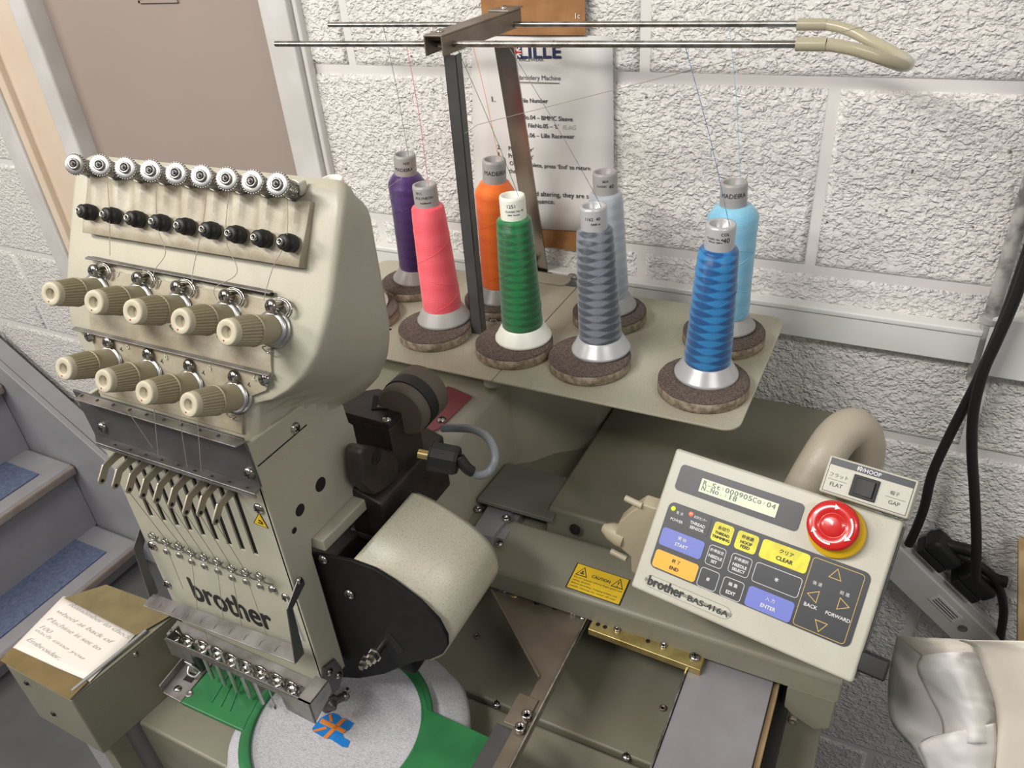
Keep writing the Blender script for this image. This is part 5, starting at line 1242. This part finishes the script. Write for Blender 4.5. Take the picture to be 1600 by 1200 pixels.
S5 = spool(1138, 510, 1146, 285, 'xfat', TM['sky'], 'capgrey', (('MADEIRA', .171, .0048, .0),), 'pale sky blue thread cone, back row right', dy=.0)
S6 = spool(951, 478, 944, 269, 'slim', TM['silver'], 'capgrey', (('40', .168, .0045, .5), ('3824', .175, .0026, 0), ('CLASSIC', .169, .0024, -.3)), 'light silver grey thread cone behind the dark grey one', dy=.0)
S7 = spool(776, 463, 771, 250, 'fat', TM['orange'], 'capgrey', (('MADEIRA', .170, .0050, .1),), 'orange thread cone behind the green one, back row', dy=.0)
S8 = spool(647, 434, 631, 242, 'fat', TM['purple'], 'capgrey', (('MADEIRA', .166, .0044, -.2), ('1633', .175, .0032, .1)), 'dark purple thread cone at the back left of the tray', dy=.0)
S9 = spool(567, 476, 517, 281, 'slim', TM['white'], 'capwhite', (), 'white thread cone, only its neck showing above the machine head', dy=-.02)
# loose threads
def strand(P, m, parent=None, lab=None):
    mb = MB(); mb.tube(P, .00032, m, 5, sub=6); o = mb.build('thread_strand', parent, label=lab); return o
for (e, t), rx, m in ((S1, .30, 'pink'), (S7, .34, 'orange'), (S5, .845, 'sky'), (S2, .40, 'green'), (S3, .50, 'grey'), (S8, .14, 'purple'), (S4, .80, 'blue')):
    q = (A.lerp(B, rx) if 0 else (PY(430, 69, .73).lerp(PY(1288, 69, .735), rx))) if m in ('pink', 'green', 'grey', 'blue') else PY(513, 39, .868).lerp(PY(1292, 37, .862), rx)
    D.materials  # strands leave the cone top and climb to the rod above
    s0 = t + V((.012, -.004, -.010)); s1 = t + V((.006, 0, .006))
    o = strand([s0, s1, q.lerp(s1, .5) + V((.002, 0, 0)), q], TM[m], e)
thr = mat('beige_thread', (150, 140, 128), .6)
for a, b_ in ((((745, 195), .74), ((1430, 20), .80)), (((600, 297), .74), ((745, 195), .74))):
    o = strand([PY(*a[0], a[1]), PY(*b_[0], b_[1])], thr, mc)
for pts in ([(330, 70, .73), (300, 170, .6)], ):
    pass
rodA = PY(430, 69, .73)
# threads running down the head
for i, pts in enumerate(([(243, 300), (245, 355), (258, 395), (240, 425), (243, 450)], [(357, 300), (352, 375), (370, 425), (335, 450), (338, 470)], [(448, 300), (447, 372), (425, 420), (411, 470)], [(322, 295), (316, 350), (300, 430), (303, 460)], [(167, 285), (170, 330), (171, 400)])):
    strand([FP(x, y, .020) for x, y in pts], thr, mc)
for top_, bot in (((197, 640), (238, 700)), ((240, 640), (247, 715)), ((280, 655), (292, 730)), ((308, 660), (314, 738))):
    strand([PY(*top_, .318), PY(*bot, .322)], thr, mc)
for a, b_ in (((200, 768), (258, 843)), ((223, 776), (280, 850)), ((244, 783), (298, 860)), ((266, 790), (318, 868)), ((289, 803), (338, 876)), ((336, 817), (382, 892)), ((311, 804), (361, 886))):
    strand([PY(*a, .315), PY(*b_, FY - .010)], thr, mc)
for a, b_ in (((258, 852), (285, 920)), ((298, 868), (308, 955)), ((338, 882), (349, 975)), ((361, 892), (378, 985)), ((383, 898), (420, 1005)), ((308, 955), (325, 1003)), ((349, 975), (352, 990))):
    strand([PY(*a, FY - .010), PY(*b_, FY - .012)], thr, mc)

# --- hoop, garment and embroidery
HC = V((-.435, .336, .0)); ZH = .872; RF = .089
hp = empty('embroidery_hoop', (HC.x, HC.y, .85), 'green plastic embroidery hoop clamped under the needles', 'embroidery hoop')
mb = MB(); mb.lathe([(RF, -.014), (RF, -.001), (RF + .0015, 0), (RF + .0105, 0), (RF + .012, -.0015), (RF + .012, -.014)], (HC.x, HC.y, ZH), (0, 0, 1), 'greenplastic', 80); mb.build('hoop_ring', hp)
zf = ZH + .0008
mb = MB(); q = [PZ(x, y, zf) for x, y in ((281, 1097), (332, 1038), (388, 1062), (405, 1090), (386, 1125), (379, 1142))]
mb.prism(q, (0, 0, -.006), 'greenplastic'); mb.build('left_flange', hp, bevel=.0015)
for k in (.42, .58, .74):
    a = PZ(281 + 98 * k, 1097 + 45 * k - 6, zf); b_ = PZ(332 + 60 * k, 1040 + 30 * k, zf); mb = MB(); mb.tube([a.lerp(b_, .2), b_], .0011, 'greenplastic', 8); mb.build('flange_rib', hp)
mb = MB(); q = [PZ(x, y, zf) for x, y in ((655, 1060), (668, 1107), (784, 1160), (750, 1226), (700, 1260), (600, 1260), (642, 1175), (662, 1120))]
mb.prism(q, (0, 0, -.006), 'greenplastic'); mb.build('right_flange', hp, bevel=.0012)
for x, y, r in ((295, 1084, .0042), (767, 1169, .0046)):
    mb = MB(); mb.lathe([(r, 0), (r, .0006), (r * .6, .0008), (r * .5, .0002), (1e-6, .0002)], PZ(x, y, zf), (0, 0, 1), 'sheet', 16); mb.build('rivet', hp)
mb = MB(); q = [PZ(x, y, zf) for x, y in ((254, 1082), (258, 1070), (303, 1022), (332, 1030), (330, 1038), (281, 1097))]; mb.prism(q, (0, 0, -.003), 'sheet'); mb.build('clip_plate', hp, bevel=.0006)
mb = MB(); a, b_ = PZ(253, 1080, zf), PZ(297, 1026, zf); mb.prism([a, b_, b_ + V((-.002, 0, 0)), a + V((-.002, 0, 0))], (0, 0, .009), 'sheet'); mb.build('clip_wall', hp, bevel=.0006)
mb = MB(); q = [PZ(x, y, zf + .0002) for x, y in ((285, 1062), (296, 1050), (308, 1054), (298, 1067))]; mb.prism(q, (0, 0, .0003), 'dark'); mb.build('clip_slot', hp)
mb = MB(); mb.lathe([(.0045, 0), (.004, .002), (1e-6, .0025)], PZ(277, 1077, zf), (0, 0, 1), 'steel', 12); mb.build('clip_catch', hp)
gm = empty('grey_garment', (HC.x, HC.y, .84), 'grey marl jersey garment stretched in the green hoop', 'garment')
mb = MB(); n = 64; vs = [V((HC.x, HC.y, ZH - .006))]
for k_, z in ((.5, -.006), (.94, -.006), (1.0, -.004)):
    for k in range(n): a_ = 2 * PI * k / n; vs.append(V((HC.x + RF * k_ * math.cos(a_) * .999, HC.y + RF * k_ * math.sin(a_) * .999, ZH + z)))
fs = [(0, 1 + k, 1 + (k + 1) % n) for k in range(n)]
for q in range(2):
    for k in range(n): j = (k + 1) % n; fs.append((1 + q * n + k, 1 + (q + 1) * n + k, 1 + (q + 1) * n + j, 1 + q * n + j))
mb.add(vs, fs, 'jersey', True); mb.build('stretched_cloth', gm)
mb = MB(); n = 90; vs = []; fs = []
R0 = RF + .0125
for q in range(7):
    for k in range(n):
        a_ = 2 * PI * k / n; bul = .010 + .030 * max(0, math.cos(a_ - .75)) ** 1.5 + .012 * max(0, math.cos(a_ - 3.5)) ** 2
        t_ = q / 6; r = R0 - .002 + bul * math.sin(t_ * PI * .72) + .0025 * noise.noise(V((a_ * 4, q * .7, 2)))
        vs.append(V((HC.x + r * math.cos(a_), HC.y + r * math.sin(a_), ZH - .010 - .030 * t_ + .003 * noise.noise(V((a_ * 6, q * .5, 7))))))
for q in range(6):
    for k in range(n): j = (k + 1) % n; fs.append((q * n + k, (q + 1) * n + k, (q + 1) * n + j, q * n + j))
mb.add(vs, fs, 'jersey', True); o = mb.build('loose_cloth', gm); s_ = o.modifiers.new('s', 'SOLIDIFY'); s_.thickness = .001; s_.offset = -1
ZE = ZH - .0058
sat_b = thread_mat('blue_satin_stitch', (20, 124, 196), (14, 104, 176), .35, 10, .1); sat_o = thread_mat('orange_satin_stitch', (214, 130, 52), (196, 110, 40), .35, 10, .1)
E5 = lambda x, y, h=0: PZ(240 + x / 5, 960 + y / 5, ZE + h)
mb = MB()
for poly in ([(1235, 890), (1300, 810), (1365, 775), (1400, 770), (1440, 785), (1465, 810), (1490, 812), (1560, 850), (1530, 895), (1470, 930), (1480, 960), (1530, 990), (1510, 1040), (1470, 1035), (1380, 975), (1330, 965), (1240, 915)],):
    mb.prism([E5(x, y) for x, y in poly], (0, 0, .0006), sat_b)
mb.build('blue_stitching', gm, label='blue stitched flag fragment')
mb = MB()
for poly in ([(1290, 845), (1310, 812), (1500, 905), (1480, 930)], [(1318, 960), (1470, 810), (1500, 820), (1350, 970)], [(1362, 785), (1385, 778), (1395, 835), (1372, 838)], [(1238, 905), (1340, 876), (1350, 893), (1248, 920)]):
    mb.prism([E5(x, y, .0006) for x, y in poly], (0, 0, .0005), sat_o)
mb.build('orange_stitching', gm, label='orange stitched cross')
